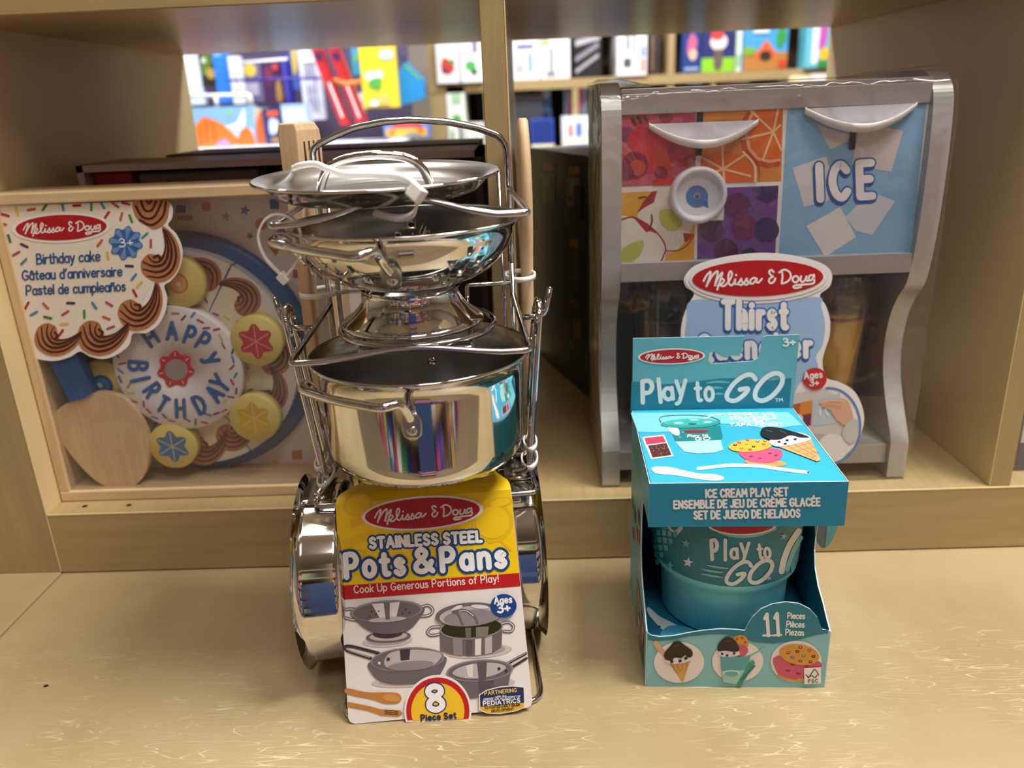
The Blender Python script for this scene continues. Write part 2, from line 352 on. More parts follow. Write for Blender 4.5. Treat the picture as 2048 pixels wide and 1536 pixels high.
class Art:
    """flat print laid on a plane; coordinates are photo pixels on that plane (pix) or the plane's own metres"""
    E = .00014; K = 0
    def __init__(s, mb, fr, pix=True, rough=.42, base=0.0, fn=None): s.mb, s.fr, s.pix, s.rough, s.base, s.fn = mb, fr, pix, rough, base, fn
    def _p(s, p, L):
        h = s.base + L*s.E
        if s.fn: return s.fn(p[0], p[1], h)
        u, v = s.fr.px(p[0], p[1]) if s.pix else (p[0], p[1])
        return s.fr.at(u, v, h)
    def _face(s, pts, c, L):
        m = c if not isinstance(c, str) else ink(c, s.rough)
        a = sum(pts[i][0]*pts[(i+1) % len(pts)][1]-pts[(i+1) % len(pts)][0]*pts[i][1] for i in range(len(pts)))
        if (a > 0) == s.pix: pts = pts[::-1]
        Art.K = (Art.K+1) % 40      # a hair of relief so that overlapping ink never lies in exactly one plane
        s.mb.add([s._p(p, L+Art.K*.018) for p in pts], [tuple(range(len(pts)))], m)
    def poly(s, pts, c, L=1): s._face([tuple(p) for p in pts], c, L)
    def rect(s, x0, y0, x1, y1, c, L=1): s.poly([(x0, y0), (x1, y0), (x1, y1), (x0, y1)], c, L)
    def blob(s, pts, c, L=1, k=6): s.poly([(p.x, p.y) for p in spline([(a, b, 0) for a, b in pts], k, True)], c, L)
    def ell(s, cx, cy, rx, ry, c, L=1, rot=0, a0=0, a1=360, n=40):
        r = RAD(rot); pts = []
        for i in range(n if a1-a0 >= 360 else n+1):
            a = RAD(a0+(a1-a0)*i/n); x, y = rx*math.cos(a), ry*math.sin(a)
            pts.append((cx+x*math.cos(r)-y*math.sin(r), cy+x*math.sin(r)+y*math.cos(r)))
        s.poly(pts, c, L)
    def star(s, cx, cy, r, c, L=1, n=5, inner=.42, rot=-90):
        s.poly([(cx+(r if i % 2 == 0 else r*inner)*math.cos(RAD(rot+i*180/n)), cy+(r if i % 2 == 0 else r*inner)*math.sin(RAD(rot+i*180/n))) for i in range(2*n)], c, L)
    def flower(s, cx, cy, r, c, L=1, n=6, amp=.18, rot=0, sq=1):
        s.poly([(cx+r*(1+amp*math.cos(n*RAD(i*4)))*math.cos(RAD(i*4+rot)), cy+sq*r*(1+amp*math.cos(n*RAD(i*4)))*math.sin(RAD(i*4+rot))) for i in range(90)], c, L)
    def stroke(s, pts, w, c, L=1, smooth=False, closed=False, taper=False):
        P = [Vector((p[0], p[1], 0)) for p in pts]
        if smooth: P = spline(P, 6, closed)
        n = len(P); Wd = [w]*n
        if taper: Wd = [w*(taper+(1-taper)*math.sin(math.pi*i/(n-1))) for i in range(n)]
        disc = lambda q, r: s._face([(q.x+r*math.cos(k*math.pi/5), q.y+r*math.sin(k*math.pi/5)) for k in range(10)], c, L)
        if smooth:
            nr = []
            for i in range(n):
                a = P[i-1] if (closed or i) else P[i]; b = P[(i+1) % n] if (closed or i < n-1) else P[i]
                t = (b-a); t = t.normalized() if t.length > 1e-9 else Vector((1, 0, 0)); nr.append(Vector((-t.y, t.x, 0)))
            for i in range(n if closed else n-1):
                j = (i+1) % n; a, b = nr[i]*Wd[i]/2, nr[j]*Wd[j]/2
                s._face([tuple(q)[:2] for q in (P[i]+a, P[j]+b, P[j]-b, P[i]-a)], c, L)
            if not closed: disc(P[0], Wd[0]/2); disc(P[-1], Wd[-1]/2)
        else:
            for i in range(n if closed else n-1):
                j = (i+1) % n; t = P[j]-P[i]
                if t.length < 1e-9: continue
                t = t.normalized(); a = Vector((-t.y, t.x, 0))*w/2
                s._face([tuple(q)[:2] for q in (P[i]+a, P[j]+a, P[j]-a, P[i]-a)], c, L)
            for q in P: disc(q, w/2)
    def text(s, t, p0, p1, h, w, c, L=2, out=None, skew=0, track=.24, space=.42, drop=None):
        """lettering whose baseline runs from p0 to p1, capitals h high, drawn with a pen w wide; out=(colour, pen, layer) adds an outline"""
        st, tot = layout(t, track, space); d = Vector((p1[0]-p0[0], p1[1]-p0[1])); ln = d.length; d = d/ln
        up = Vector((d.y, -d.x)) if s.pix else Vector((-d.y, d.x)); sx = (ln-w)/max(tot, .01)
        passes = ([(out[0], out[1], out[2], (0, 0))] if out else []) + [(c, w, L, (0, 0))]
        if drop: passes.insert(0, (drop[0], drop[1], drop[2], drop[3]))
        for cc, ww, LL, o in passes:
            for kind, pts in st:
                q = [(p0[0]+o[0]+d.x*(w/2+x*sx+skew*y*h)+up.x*y*h, p0[1]+o[1]+d.y*(w/2+x*sx+skew*y*h)+up.y*y*h) for x, y in pts]
                s.stroke(q, ww, cc, LL, smooth=kind in ('~', '@') and kind != '', closed=kind == '@')
    def maker(s, cx, cy, rx, ry, rot=0, ring=1.1, L=3, ringc='#f2f0ee', w=None):
        """red oval with the maker's handwritten name"""
        if ring: s.ell(cx, cy, rx*ring, ry*(1+(ring-1)*rx/ry*.62), ringc, L, rot)
        s.ell(cx, cy, rx, ry, '#b5161f', L+1, rot)
        r = RAD(rot); f = 1 if s.pix else -1
        for k in SCRIPT:
            pts = []
            for p in k.split():
                a, b = p.split(','); x = (float(a)-928)/362*rx; y = f*(float(b)-159)/93*ry
                pts.append((cx+x*math.cos(r)-y*math.sin(r), cy+x*math.sin(r)+y*math.cos(r)))
            s.stroke(pts, w or rx*.030, '#f4f1ee', L+2, smooth=len(pts) > 2)
        s.ell(cx+(1240-928)/362*rx*math.cos(r), cy+f*(168-159)/93*ry+(1240-928)/362*rx*math.sin(r), rx*.012, rx*.012, '#e9a0a0', L+2, n=10)
# ================================================================ the shop around the shelving
def struct(mb, name): return tag(mb.build(name), kind='structure')
M_floor = mat('store_floor', '#a28f70', .45); M_ceil = mat('ceiling_tiles', '#d8d4cc', .8); M_wall = mat('store_wall', '#cfc6b8', .8)
b = MB(); b.box(-4, 4, -3, 4.6, -1.01, -.95, M_floor); struct(b, 'floor')
b = MB(); b.box(-4, 4, -3, 4.6, 2.0, 2.05, M_ceil); struct(b, 'ceiling')
b = MB(); b.box(-4, 4, 4.6, 4.66, -.95, 2.0, M_wall); struct(b, 'wall_back')
b = MB(); b.box(-4, 4, -3.06, -3, -.95, 2.0, M_wall); struct(b, 'wall_front')
b = MB(); b.box(-4.06, -4, -3, 4.6, -.95, 2.0, M_wall); struct(b, 'wall_left')
b = MB(); b.box(4, 4.06, -3, 4.6, -.95, 2.0, M_wall); struct(b, 'wall_right')
M_diff = mat('lamp_diffuser', '#ffffff', .5)
def ceiling_light(x, y, sx, sy, watts, colour):
    t = thing('ceiling_light', 'recessed square ceiling light over the shop aisles', 'ceiling light', (x, y, 1.99), 'ceiling lights')
    f = MB()
    for a in ((-sx/2-.02, -sx/2, -sy/2-.02, sy/2+.02), (sx/2, sx/2+.02, -sy/2-.02, sy/2+.02), (-sx/2, sx/2, -sy/2-.02, -sy/2), (-sx/2, sx/2, sy/2, sy/2+.02)):
        f.box(x+a[0], x+a[1], y+a[2], y+a[3], 1.975, 1.999, M_white)
    f.build('frame', t)
    d = bpy.data.lights.new('lamp', 'AREA'); d.shape = 'RECTANGLE'; d.size = sx; d.size_y = sy; d.energy = watts; d.color = colour
    o = bpy.data.objects.new('lamp', d); COL.objects.link(o); o.parent = t; o.location = (0, 0, -.03)
for q in LAMP_SPEC: ceiling_light(*q)
# ================================================================ the shelving unit
YF, YB = .669, 1.187; XL, XR = -.4665, 1.25; ZU, ZT = .065, .4965
ds = thing('display_shelf', 'pale maple laminate shelving with a raised back tier split into cubbies', 'shelf', (0, .9, -.95))
b = MB(); b.box(XL, XR, .33, YB, -.022, 0, M_worn)
b.add([(-.39+.0022*math.cos(k), .507+.0016*math.sin(k), .0002) for k in range(6)], [tuple(range(6))], M_dark); b.build('lower_board', ds, .001)
b = MB(); b.box(-1.2, XL-.0006, .33, YB, -.022, .0016, M_worn); b.build('lower_board', ds, .0012)
b = MB(); b.box(-1.2, XR, .35, YB, -.95, -.022, M_lamX); b.build('plinth', ds)
b = MB(); b.box(XL+.0004, XR, YF, YF+.018, .0014, ZU-.0016, M_lamX); b.box(XL+.0004, XR, YF-.0003, YF+.018, ZU-.0016, ZU, M_edge); b.build('riser_board', ds, .0004)
b = MB(); b.box(XL+.0004, XR, YF+.0181, YB, ZU-.018, ZU-.0012, M_lamX); b.box(XL+.0004, XR, YF+.0006, YB, ZU-.0012, ZU+.0002, M_lamY)
for px, py in ((170, 1013), (258, 1011)):
    c = onz(px, py, ZU); b.add([(c.x+.0026*math.cos(a*.5236), c.y+.0026*math.sin(a*.5236), ZU+.0005) for a in range(12)], [tuple(range(12))], M_dark)
b.build('upper_board', ds, .0008)
b = MB(); b.box(-.55, XL-.0013, YF, YB, .0018, .60, M_lamZ); b.box(XL-.0013, XL, YF-.0003, YB, .0018, .60, M_edge); b.build('side_panel', ds, .0012)
b = MB(); b.box(-.0305, -.0119, YF+.001, YB, ZU+.0003, ZT, M_lamZ); b.box(-.0119, -.0107, YF+.0007, YB, ZU+.0003, ZT, M_edge); b.build('divider_panel', ds, .0008)
b = MB(); b.box(.4222, .4405, YF+.0015, YB, ZU+.0003, ZT, M_lamZ); b.box(.421, .4222, YF+.0012, YB, ZU+.0003, ZT, M_edge); b.build('divider_panel', ds, .0008)
b = MB(); b.box(XL, XR, YF, YB, ZT, ZT+.028, M_lamX); b.build('top_board', ds, .001)
# pale carton in the next cubby to the right
b = MB(); b.box(.462, .60, .70, .86, ZU, .30, mat('grey_card', '#cfcac6', .5)); b.box(.4615, .60, .6995, .70, ZU+.001, ZU+.03, mat('grey_card_dark', '#6b6670', .5))
tag(b.build('carton', None, .001), 'pale grey carton just beyond the right-hand shelf partition', 'box')
# ================================================================ shelves and goods across the next aisle (seen through the open back)
Y3 = 3.0
def span(px0, py0, px1, py1, y):
    mx, my = (px0+px1)/2, (py0+py1)/2
    return ony(px0, my, y).x, ony(px1, my, y).x, ony(mx, py1, y).z, ony(mx, py0, y).z
b = MB(); ws = thing('wall_shelf', 'tall maple shelving full of boxed toys across the far aisle', 'shelf', (.4, 3.2, -.95))
zs = .484
for z0, z1 in ((.452, zs), (.215, .243), (.75, .78), (-.05, -.02)):
    q = MB(); q.box(-.327, 1.75, Y3, Y3+.42, z0, z1, M_lamX); q.build('shelf_board', ws)
for x0, x1, z0, z1 in ((-.327, -.272, -.95, 1.5), (.178, .198, .243, .452), (.512, .535, .243, 1.2), (-.135, -.122, .243, .452), (.665, .682, .243, .452), (.95, .97, .243, .452), (1.73, 1.75, -.95, 1.2)):
    q = MB(); q.box(x0, x1, Y3+.002, Y3+.42, z0, z1, M_lamZ); q.build('upright_panel', ws)
q = MB(); q.box(-.327, 1.75, Y3+.42, Y3+.44, -.95, 1.2, mat('shelf_back_panel', '#57483a', .7)); q.build('back_panel', ws)
def good(name, label, cat, px, y, depth, base, art=(), z0=None, group=None, dy=0, z1=None):
    """a boxed article whose front fills the pixel rectangle px at distance y, printed with patches given as fractions of its front"""
    x0, x1, za, zb = span(*px, y); z0 = za if z0 is None else z0; zb = zb if z1 is None else z1
    b = MB(); b.box(x0, x1, y, y+depth, z0, zb, ink(base, .45)); fr = Frame((x0, y, z0), (1, 0, 0), (0, 0, 1)); A = Art(b, fr, False, .45); A.E = .0006
    w, h = x1-x0, zb-z0
    for i, p in enumerate(art):
        k, c, L = p[0], p[1], i+1; q = p[2:]
        if k == 'r': A.rect(q[0]*w, q[1]*h, q[2]*w, q[3]*h, c, L)
        elif k == 'e': A.ell(q[0]*w, q[1]*h, q[2]*w, q[3]*h, c, L, n=20)
        elif k == 'p': A.poly([(a*w, bb*h) for a, bb in q[0]], c, L)
        elif k == 'b': A.blob([(a*w, bb*h) for a, bb in q[0]], c, L)
        elif k == 'l':
            for a, bb, cc, dd, ww in q[0]: A.stroke([(a*w, bb*h), (cc*w, dd*h)], ww*w, c, L)
    return tag(b.build(name, None, .0008), label, cat, group)
ZR = zs; ZL = .243
W_ = '#f4f2f6'
good('toy_box', 'white box with a red and brown fruit picture, left end of the far shelf', 'box', (872, 80, 917, 154), Y3-.02, .2, W_, [('b', '#c8443a', [(.2, .35), (.5, .2), (.8, .35), (.6, .55), (.3, .6)]), ('e', '#5a8a3a', .7, .5, .12, .06), ('e', '#4a2a5a', .35, .3, .12, .06)], z0=ZR, z1=.62)
good('toy_box', 'white box with a green leaf picture, beside the fruit box', 'box', (920, 78, 965, 151), Y3-.02, .2, W_, [('e', '#56b25a', .45, .4, .25, .12), ('e', '#2f7a44', .6, .25, .16, .08), ('r', '#4d3a8a', .6, .7, .75, 1)], z0=ZR, z1=.62)
good('toy_box', 'white box with small blue print, right of the near divider', 'box', (1022, 70, 1078, 145), Y3, .25, W_, [('r', '#6a5bb5', .2, .75, .8, .85), ('r', '#7aa7d8', .6, .2, .75, .65), ('r', '#b9b9c4', .15, .2, .45, .4)], z0=ZR, z1=.62)
good('toy_box', 'white box with lines of grey text on the far shelf', 'box', (1080, 68, 1140, 143), Y3, .25, '#f1eff2', [('r', '#a7c37a', .05, .8, .3, .95), ('r', '#a5a5ae', .3, .2, .45, .75), ('r', '#c7c7d0', .6, .25, .75, .8), ('r', '#8a8a94', .2, .08, .5, .18)], z0=ZR, z1=.62)
good('toy_box', 'black box with diagonal silver stripes on the far shelf', 'box', (1148, 66, 1203, 140), Y3, .25, '#1d1c20', [('p', '#b9b7be', [(.05, .9), (.95, 1), (.95, .9), (.05, .75)]), ('p', '#8f8d95', [(.05, .5), (.9, .85), (.9, .72), (.05, .38)]), ('p', '#a9a7ae', [(.05, .2), (.9, .58), (.9, .48), (.05, .1)])], z0=ZR, z1=.62)
good('toy_box', 'white box with a barcode and narrow print on the far shelf', 'box', (1234, 62, 1294, 138), Y3-.01, .25, '#f3f1f4', [('r', '#55555e', .22, .2, .48, .42), ('r', '#8d8d98', .3, .62, .42, .98), ('r', '#8d8d98', .52, .55, .6, .98), ('r', '#d0645c', .82, .1, .92, .4), ('r', '#5b82c4', .82, .45, .92, .7)], z0=ZR, z1=.62)
good('toy_box', 'narrow dark box next to the far shelf upright', 'box', (1300, 64, 1322, 136), Y3+.06, .2, '#3a2c28', [('r', '#7d6a60', .1, .1, .35, .95)], z0=ZR, z1=.62)
good('picture_book', 'deep blue picture book with a pink figure on its cover', 'book', (1364, 58, 1404, 134), Y3+.02, .05, '#1e3f86', [('b', '#d9648c', [(.3, .45), (.6, .5), (.75, .75), (.5, .95), (.3, .75)]), ('e', '#eec0a8', .55, .45, .2, .14), ('r', '#a9b9d9', .15, .08, .85, .14)], z0=ZR, z1=.62)
good('picture_book', 'navy picture book with a lime green base and a pale figure', 'book', (1404, 56, 1470, 134), Y3, .05, '#2a2f6b', [('r', '#8fce2e', .0, .0, 1, .34), ('e', '#f1dcd8', .5, .72, .26, .2), ('e', '#d8424a', .45, .88, .2, .12), ('b', '#6b5a58', [(.4, .1), (.6, .1), (.62, .5), (.38, .5)])], z0=ZR, z1=.62)
good('picture_book', 'thin pale green book standing beside the lime green one', 'book', (1472, 57, 1484, 131), Y3+.01, .05, '#dcebdc', [('r', '#8fbf8f', .2, .1, .8, .4)], z0=ZR, z1=.62)
good('toy_box', 'blue and orange box with a volcano landscape picture', 'box', (1488, 52, 1576, 129), Y3, .2, '#4aa3d8', [('r', '#b97f3c', 0, 0, 1, .4), ('b', '#e2683a', [(.25, .3), (.4, .55), (.5, .68), (.62, .55), (.75, .3)]), ('e', '#3a2a22', .5, .33, .14, .12), ('b', '#3d9a4a', [(.8, .5), (.95, .75), (.85, .95), (.72, .8)]), ('e', '#7fae3c', .12, .45, .16, .1), ('e', '#d2452f', .88, .14, .1, .1), ('r', '#eaf4fa', .2, .85, .55, .93)], z0=ZR, z1=.625)
good('picture_book', 'turquoise book with yellow and magenta flowers at the right end', 'book', (1612, 46, 1664, 122), Y3-.02, .08, '#6cc3d6', [('r', '#f4f4f0', .25, .1, .5, .95), ('b', '#c45ab8', [(.5, .4), (.75, .5), (.8, .9), (.55, .95)]), ('e', '#f0c52e', .75, .3, .2, .14), ('r', '#2e8a4a', .5, .0, 1, .16)], z0=ZR, z1=.63)
# lower row
good('toy_box', 'tall white and green box on the lower far shelf', 'box', (895, 172, 932, 300), Y3+.0, .25, '#eef3ec', [('e', '#4fb04a', .5, .5, .26, .09), ('r', '#57a85a', .15, .05, .3, .35), ('r', '#2f3a36', .6, .2, .75, .45), ('r', '#a9d0a4', .3, .75, .8, .9)], z0=ZL)
good('toy_box', 'short white box with a green sprig on the lower far shelf', 'box', (934, 246, 968, 300), Y3-.02, .25, '#f2f5f2', [('e', '#6cbf6a', .5, .4, .22, .16), ('r', '#cfe4cf', .1, .75, .9, .9)], z0=ZL)
good('picture_book', 'dark red and black book against the lower far upright', 'book', (953, 176, 963, 244), Y3+.27, .05, '#4a2326', [('r', '#26242c', .1, .5, .9, .95)], z0=ZL)
good('picture_book', 'violet and blue comic cover on the lower far shelf', 'book', (1024, 160, 1062, 240), Y3+.12, .04, '#5a62c9', [('b', '#c95aa6', [(.1, .6), (.5, .7), (.6, .95), (.2, .95)]), ('e', '#8fc6ea', .75, .8, .22, .16), ('e', '#e8d9ee', .45, .75, .15, .1)], z0=ZL)
good('picture_book', 'sky blue comic cover with a pink figure beside the grey carton', 'book', (1064, 160, 1102, 240), Y3+.12, .04, '#6aa8e2', [('e', '#d9629a', .4, .8, .22, .14), ('e', '#eef2fa', .75, .85, .2, .12), ('r', '#3d4f9c', .1, .4, .9, .55)], z0=ZL)
good('carton', 'plain dark grey carton on the lower far shelf', 'box', (1027, 188, 1086, 300), Y3+.03, .08, '#3b3c41', [('r', '#2c2d31', .05, .05, .95, .3)], z0=ZL)
good('toy_box', 'royal blue box with a pale yellow band, behind the right spoon', 'box', (1062, 238, 1108, 288), Y3-.03, .06, '#2a4bb0', [('r', '#f0e7b0', .0, .0, 1, .22), ('r', '#1c3580', .08, .3, .92, .95)], z0=ZL)
good('picture_book', 'pink and blue fairy picture book near the silver dispenser', 'book', (1128, 162, 1176, 236), Y3+.1, .05, '#9cc4e6', [('b', '#d77ab0', [(.1, .55), (.6, .5), (.9, .8), (.3, .98)]), ('e', '#6fae52', .6, .35, .3, .14), ('e', '#f3e2c8', .35, .75, .16, .1)], z0=ZL)
good('toy_box', 'white box with small red and blue pictures near the silver dispenser', 'box', (1124, 232, 1190, 278), Y3-.02, .1, '#eff1f2', [('r', '#d56a70', .2, .4, .32, .75), ('r', '#5f86c8', .42, .4, .6, .8), ('r', '#dfe0b8', .05, .0, .95, .2)], z0=ZL)
good('toy_box', 'small lime and white box under the far shelf board', 'box', (1270, 157, 1300, 200), Y3+.05, .15, '#dff0d6', [('r', '#b9d63c', .1, .5, .9, .95), ('r', '#7cc4de', .2, .1, .8, .4)], z0=ZL, z1=.425)
good('toy_box', 'blue and white box under the far shelf board', 'box', (1195, 162, 1255, 210), Y3+.08, .15, '#6f9ad2', [('r', '#f0f2f6', .0, .4, .5, .95), ('r', '#42599a', .55, .6, .95, .95)], z0=ZL, z1=.43)
good('toy_box', 'bright cyan box under the middle of the far shelf', 'box', (1376, 150, 1404, 200), Y3+.04, .15, '#2fa6e6', [('r', '#bfe6f8', .05, .55, .95, .75), ('r', '#2458b8', .1, .1, .9, .35)], z0=ZL, z1=.435)
good('toy_box', 'orange topped white box under the right part of the far shelf', 'box', (1440, 160, 1476, 205), Y3+.04, .15, '#f2ece6', [('r', '#e8783a', .0, .6, 1, .95)], z0=ZL, z1=.42)
good('toy_box', 'pale cyan narrow box under the right part of the far shelf', 'box', (1478, 140, 1498, 205), Y3+.06, .15, '#cfeaf0', [('r', '#f6f8f8', .6, .0, 1, 1)], z0=ZL, z1=.44)
good('toy_box', 'yellow striped box at the right end below the far shelf', 'box', (1580, 136, 1620, 200), Y3-.01, .15, '#f3ecd2', [('r', '#f0cf3a', .05, .0, .3, .95), ('r', '#7ab6e0', .45, .1, .6, .9), ('r', '#6a93d0', .85, .1, 1, .9)], z0=ZL, z1=.46)
good('toy_box', 'red and white box with bold print at the right end below the far shelf', 'box', (1622, 134, 1664, 200), Y3-.01, .15, '#f5eeee', [('r', '#e2555a', .0, .5, .95, .75), ('b', '#f0764a', [(.6, .1), (1, .1), (1, .6), (.75, .5)]), ('r', '#fbf7f7', .15, .56, .8, .7)], z0=ZL, z1=.465)
# goods on the left, nearer: a table of puzzle boxes and a wire rack of hanging packs
YT = 2.35
x0, x1, za, zb = span(300, 292, 900, 340, YT)
zt = ony(450, 293, YT).z
t = thing('display_table', 'low pale display table holding puzzle boxes across the aisle', 'table', (-.75, YT, -.95))
b = MB(); b.box(-1.35, -.33, YT-.12, YT+.12, zt-.03, zt, mat('pale_table_top', '#dfe3ee', .3)); b.build('tabletop', t, .002)
for lx_ in (-1.3, -.38):
    for ly_ in (YT-.08, YT+.08):
        b = MB(); b.box(lx_-.025, lx_+.025, ly_-.025, ly_+.025, -.95, zt-.03, M_lamZ); b.build('leg', t)
good('puzzle_box', 'blue sky puzzle box with a big orange striped rock picture', 'box', (382, 214, 506, 294), YT, .06, '#86b6e6', [('r', '#b9d9f2', .0, .0, 1, .45), ('b', '#e0762a', [(.03, .0), (.05, .45), (.2, .75), (.4, .68), (.6, .45), (.72, .05)]), ('l', '#7a3a1c', [(.12, .1, .16, .55, .02), (.22, .15, .26, .65, .02), (.36, .2, .36, .6, .02)]), ('b', '#f2f5f8', [(.55, .5), (.75, .6), (.9, .95), (.85, .45)]), ('b', '#d9702c', [(.72, .0), (.8, .38), (.95, .42), (1, .0)]), ('b', '#ee8fc0', [(.35, .02), (.5, .2), (.6, .05)]), ('b', '#8ccf7a', [(.6, .85), (.7, .95), (.68, .8)])], z0=zt)
good('puzzle_box', 'orange canyon puzzle box, narrow, right of the big rock one', 'box', (508, 216, 530, 293), YT+.02, .06, '#c9b9a4', [('b', '#d86a2e', [(.1, .0), (.3, .6), (.9, .9), (.95, .0)])], z0=zt)
good('puzzle_box', 'navy puzzle box with an orange label on the display table', 'box', (528, 216, 566, 293), YT+.01, .06, '#26366f', [('r', '#e0603c', .25, .78, .85, .93), ('b', '#c9d3ea', [(.3, .3), (.7, .35), (.8, .65), (.35, .7)]), ('r', '#9a7a4a', .3, .05, .8, .2)], z0=zt)
good('puzzle_box', 'plain pale blue box at the right of the puzzle boxes', 'box', (566, 208, 616, 293), YT+.0, .06, '#a9c6e6', [('r', '#cfe0f2', .05, .55, .95, .9), ('r', '#8fb0da', .05, .1, .95, .3)], z0=zt)
good('toy_box', 'yellow and blue picture box with red lettering beside the shelf upright', 'box', (768, 240, 858, 298), YT+.05, .08, '#6f8fd8', [('r', '#f2b53a', .05, .1, .95, .55), ('r', '#d8463c', .2, .62, .85, .85), ('e', '#e8603a', .2, .38, .06, .1), ('e', '#e8603a', .82, .45, .06, .1), ('b', '#8a8f98', [(.4, .05), (.55, .3), (.7, .3), (.85, .05)])], z0=zt)
good('toy_box', 'small blue and lemon pack lying at the right of the display table', 'box', (722, 284, 776, 300), YT-.02, .08, '#4aa2e0', [('r', '#f0e24a', .45, .05, .98, .9)], z0=zt)
# wire rack with packs hanging on it
YH = 2.64
rk = thing('wire_rack', 'purple and white wire merchandise rack behind the puzzle boxes', 'rack', (-.8, YH, -.95))
M_pur = mat('purple_wire', '#3d2f8f', .35); M_ww = mat('white_wire', '#f2f4fa', .35)
def wire(pts, m, r, name): q = MB(); q.tube(pts, r, m, 8); q.build(name, rk)
P2 = lambda px, py, y=YH: ony(px, py, y)
for pts in ([(458, 161), (640, 156)], [(480, 126), (575, 118)]): wire([P2(*p, YH-.08) for p in pts], M_pur if pts[0][1] > 130 else M_ww, .004, 'wire_rod')
wire(rnd([P2(376, 192, YH-.1), P2(500, 190, YH-.1), P2(503, 212, YH-.1)], .01), M_ww, .006, 'wire_rod')
wire([P2(432, 192, YH-.1), P2(434, 214, YH-.1)], M_ww, .006, 'wire_rod'); wire([P2(376, 192, YH-.1), P2(378, 214, YH-.1)], M_ww, .006, 'wire_rod')
q = MB(); q.box(-1.3, -.36, YH+.10, YH+.115, -.95, 1.0, mat('rack_back', '#4d4560', .6)); q.build('back_panel', rk)
def pack(name, label, cat, px, base, art, dy=0, depth=.03, lean=0, group=None):
    return good(name, label, cat, px, YH+dy, depth, base, art, group=group)
pack('blister_pack', 'pale ice blue pack hanging at the left end of the wire rack', 'pack', (364, 96, 400, 210), '#d4e4f6', [('r', '#f2f7fc', .1, .1, .5, .95)], -.02)
pack('picture_book', 'green and brown picture book in a dark frame on the wire rack', 'book', (396, 100, 436, 172), '#2c2a20', [('b', '#5f7a34', [(.15, .3), (.5, .45), (.85, .8), (.3, .9)]), ('e', '#b99a4a', .6, .35, .22, .16), ('e', '#d8d6c8', .35, .72, .12, .08)], -.01)
pack('blister_pack', 'bright blue pack hanging beside the green picture book', 'pack', (430, 96, 462, 206), '#2f7fe8', [('r', '#7ab4f6', .1, .85, .6, .97)], -.02)
pack('blister_pack', 'narrow white pack with faint print on the wire rack', 'pack', (461, 112, 484, 208), '#eceaf4', [('r', '#b0a8cc', .4, .2, .55, .9)], -.04)
pack('disc_case', 'yellow and grey disc case behind the purple wire', 'pack', (482, 118, 524, 204), '#6a6288', [('e', '#d9b84a', .5, .75, .3, .16), ('r', '#a9a4b8', .15, .15, .8, .45)], .0)
pack('disc_case', 'maroon disc case with gold figures behind the purple wire', 'pack', (525, 116, 566, 206), '#4c2a58', [('b', '#b58c4a', [(.6, .05), (.9, .1), (.85, .5), (.65, .45)]), ('e', '#7a3550', .35, .6, .22, .2), ('e', '#c24a44', .7, .8, .16, .08)], .0)
pack('blister_pack', 'deep indigo strip pack on the wire rack', 'pack', (567, 110, 582, 212), '#2b2a96', [('r', '#5a58c0', .1, .1, .4, .9)], -.03)
pack('comic', 'comic book with a yellow and blue hero cover on the rack', 'book', (582, 96, 600, 180), '#4a6ab8', [('b', '#e2c24a', [(.2, .4), (.7, .5), (.8, .9), (.3, .95)])], -.02)
pack('pencil_pack', 'white pack of dark striped pencils with a barcode on the rack', 'pack', (602, 94, 642, 240), '#dfe1f2', [('r', '#2b3366', .25, .55, .3, .75), ('r', '#2b3366', .4, .55, .46, .75), ('r', '#2b3366', .55, .55, .6, .75), ('r', '#39447c', .3, .12, .36, .5), ('r', '#39447c', .5, .12, .56, .5), ('r', '#5a66a8', .7, .1, .76, .8), ('r', '#f7f8fc', .2, .8, .8, .96)], -.05)
for nm, (a, c) in (('left', (640, 676)), ('right', (674, 712))):
    pr = good('paint_tube_pack', 'red slim pack with white lettering, %s one of the leaning pair on the rack' % nm, 'pack', (a, 92, a+22, 252), YH-.15, .03, '#c42a30', [('r', '#f0e6e6', .38, .1, .6, .55), ('e', '#3c2a5c', .5, .88, .3, .06), ('r', '#8f1c22', .85, .0, 1, 1)])
    xm, _, zl, zh = span(a, 92, a+22, 252, YH-.06)
    for v in pr.data.vertices: v.co.x += (zh-v.co.z)*.30-.02
pack('toy_pouch', 'yellow pouch with green and white cartoon faces hanging on the rack', 'pouch', (722, 90, 794, 216), '#f0d432', [('e', '#f2f4ee', .25, .52, .14, .08), ('e', '#f2f4ee', .5, .54, .12, .07), ('b', '#54b04a', [(.2, .35), (.5, .3), (.55, .48), (.25, .46)]), ('e', '#b9d4e8', .75, .85, .2, .08), ('r', '#d9c06a', .3, .05, .75, .2), ('e', '#f6f6f0', .3, .08, .14, .05)], -.06)
pack('toy_pouch', 'turquoise pouch edge behind the yellow pouch', 'pouch', (704, 96, 724, 150), '#3a9ec8', [('b', '#7ac04a', [(.2, .5), (.7, .6), (.6, .9)])], -.03)
pack('toy_pouch', 'small white and blue pouch below the turquoise one', 'pouch', (712, 186, 728, 228), '#dfe6f4', [('r', '#5a86c8', .3, .2, .8, .6)], -.03)
q = MB(); fr = yframe(YH-.03); pts = [fr.px(*p) for p in ((792, 148), (812, 122), (848, 160), (850, 196), (800, 212), (793, 200))]
q.prism(pts, fr, -.04, 0, ink('#1f86c6', .5)); A = Art(q, fr, True, .5); A.E = .0006; A.poly([(812, 128), (842, 158), (838, 160), (808, 132)], '#5fae4a', 1)
q.tube([fr.at(*fr.px(*p)) for p in ((792, 150), (786, 98), (812, 122))], .004, ink('#1a3a5a', .5))
tag(q.build('tote_bag'), 'bright blue cloth bag hanging by a dark strap beside the shelf upright', 'bag')
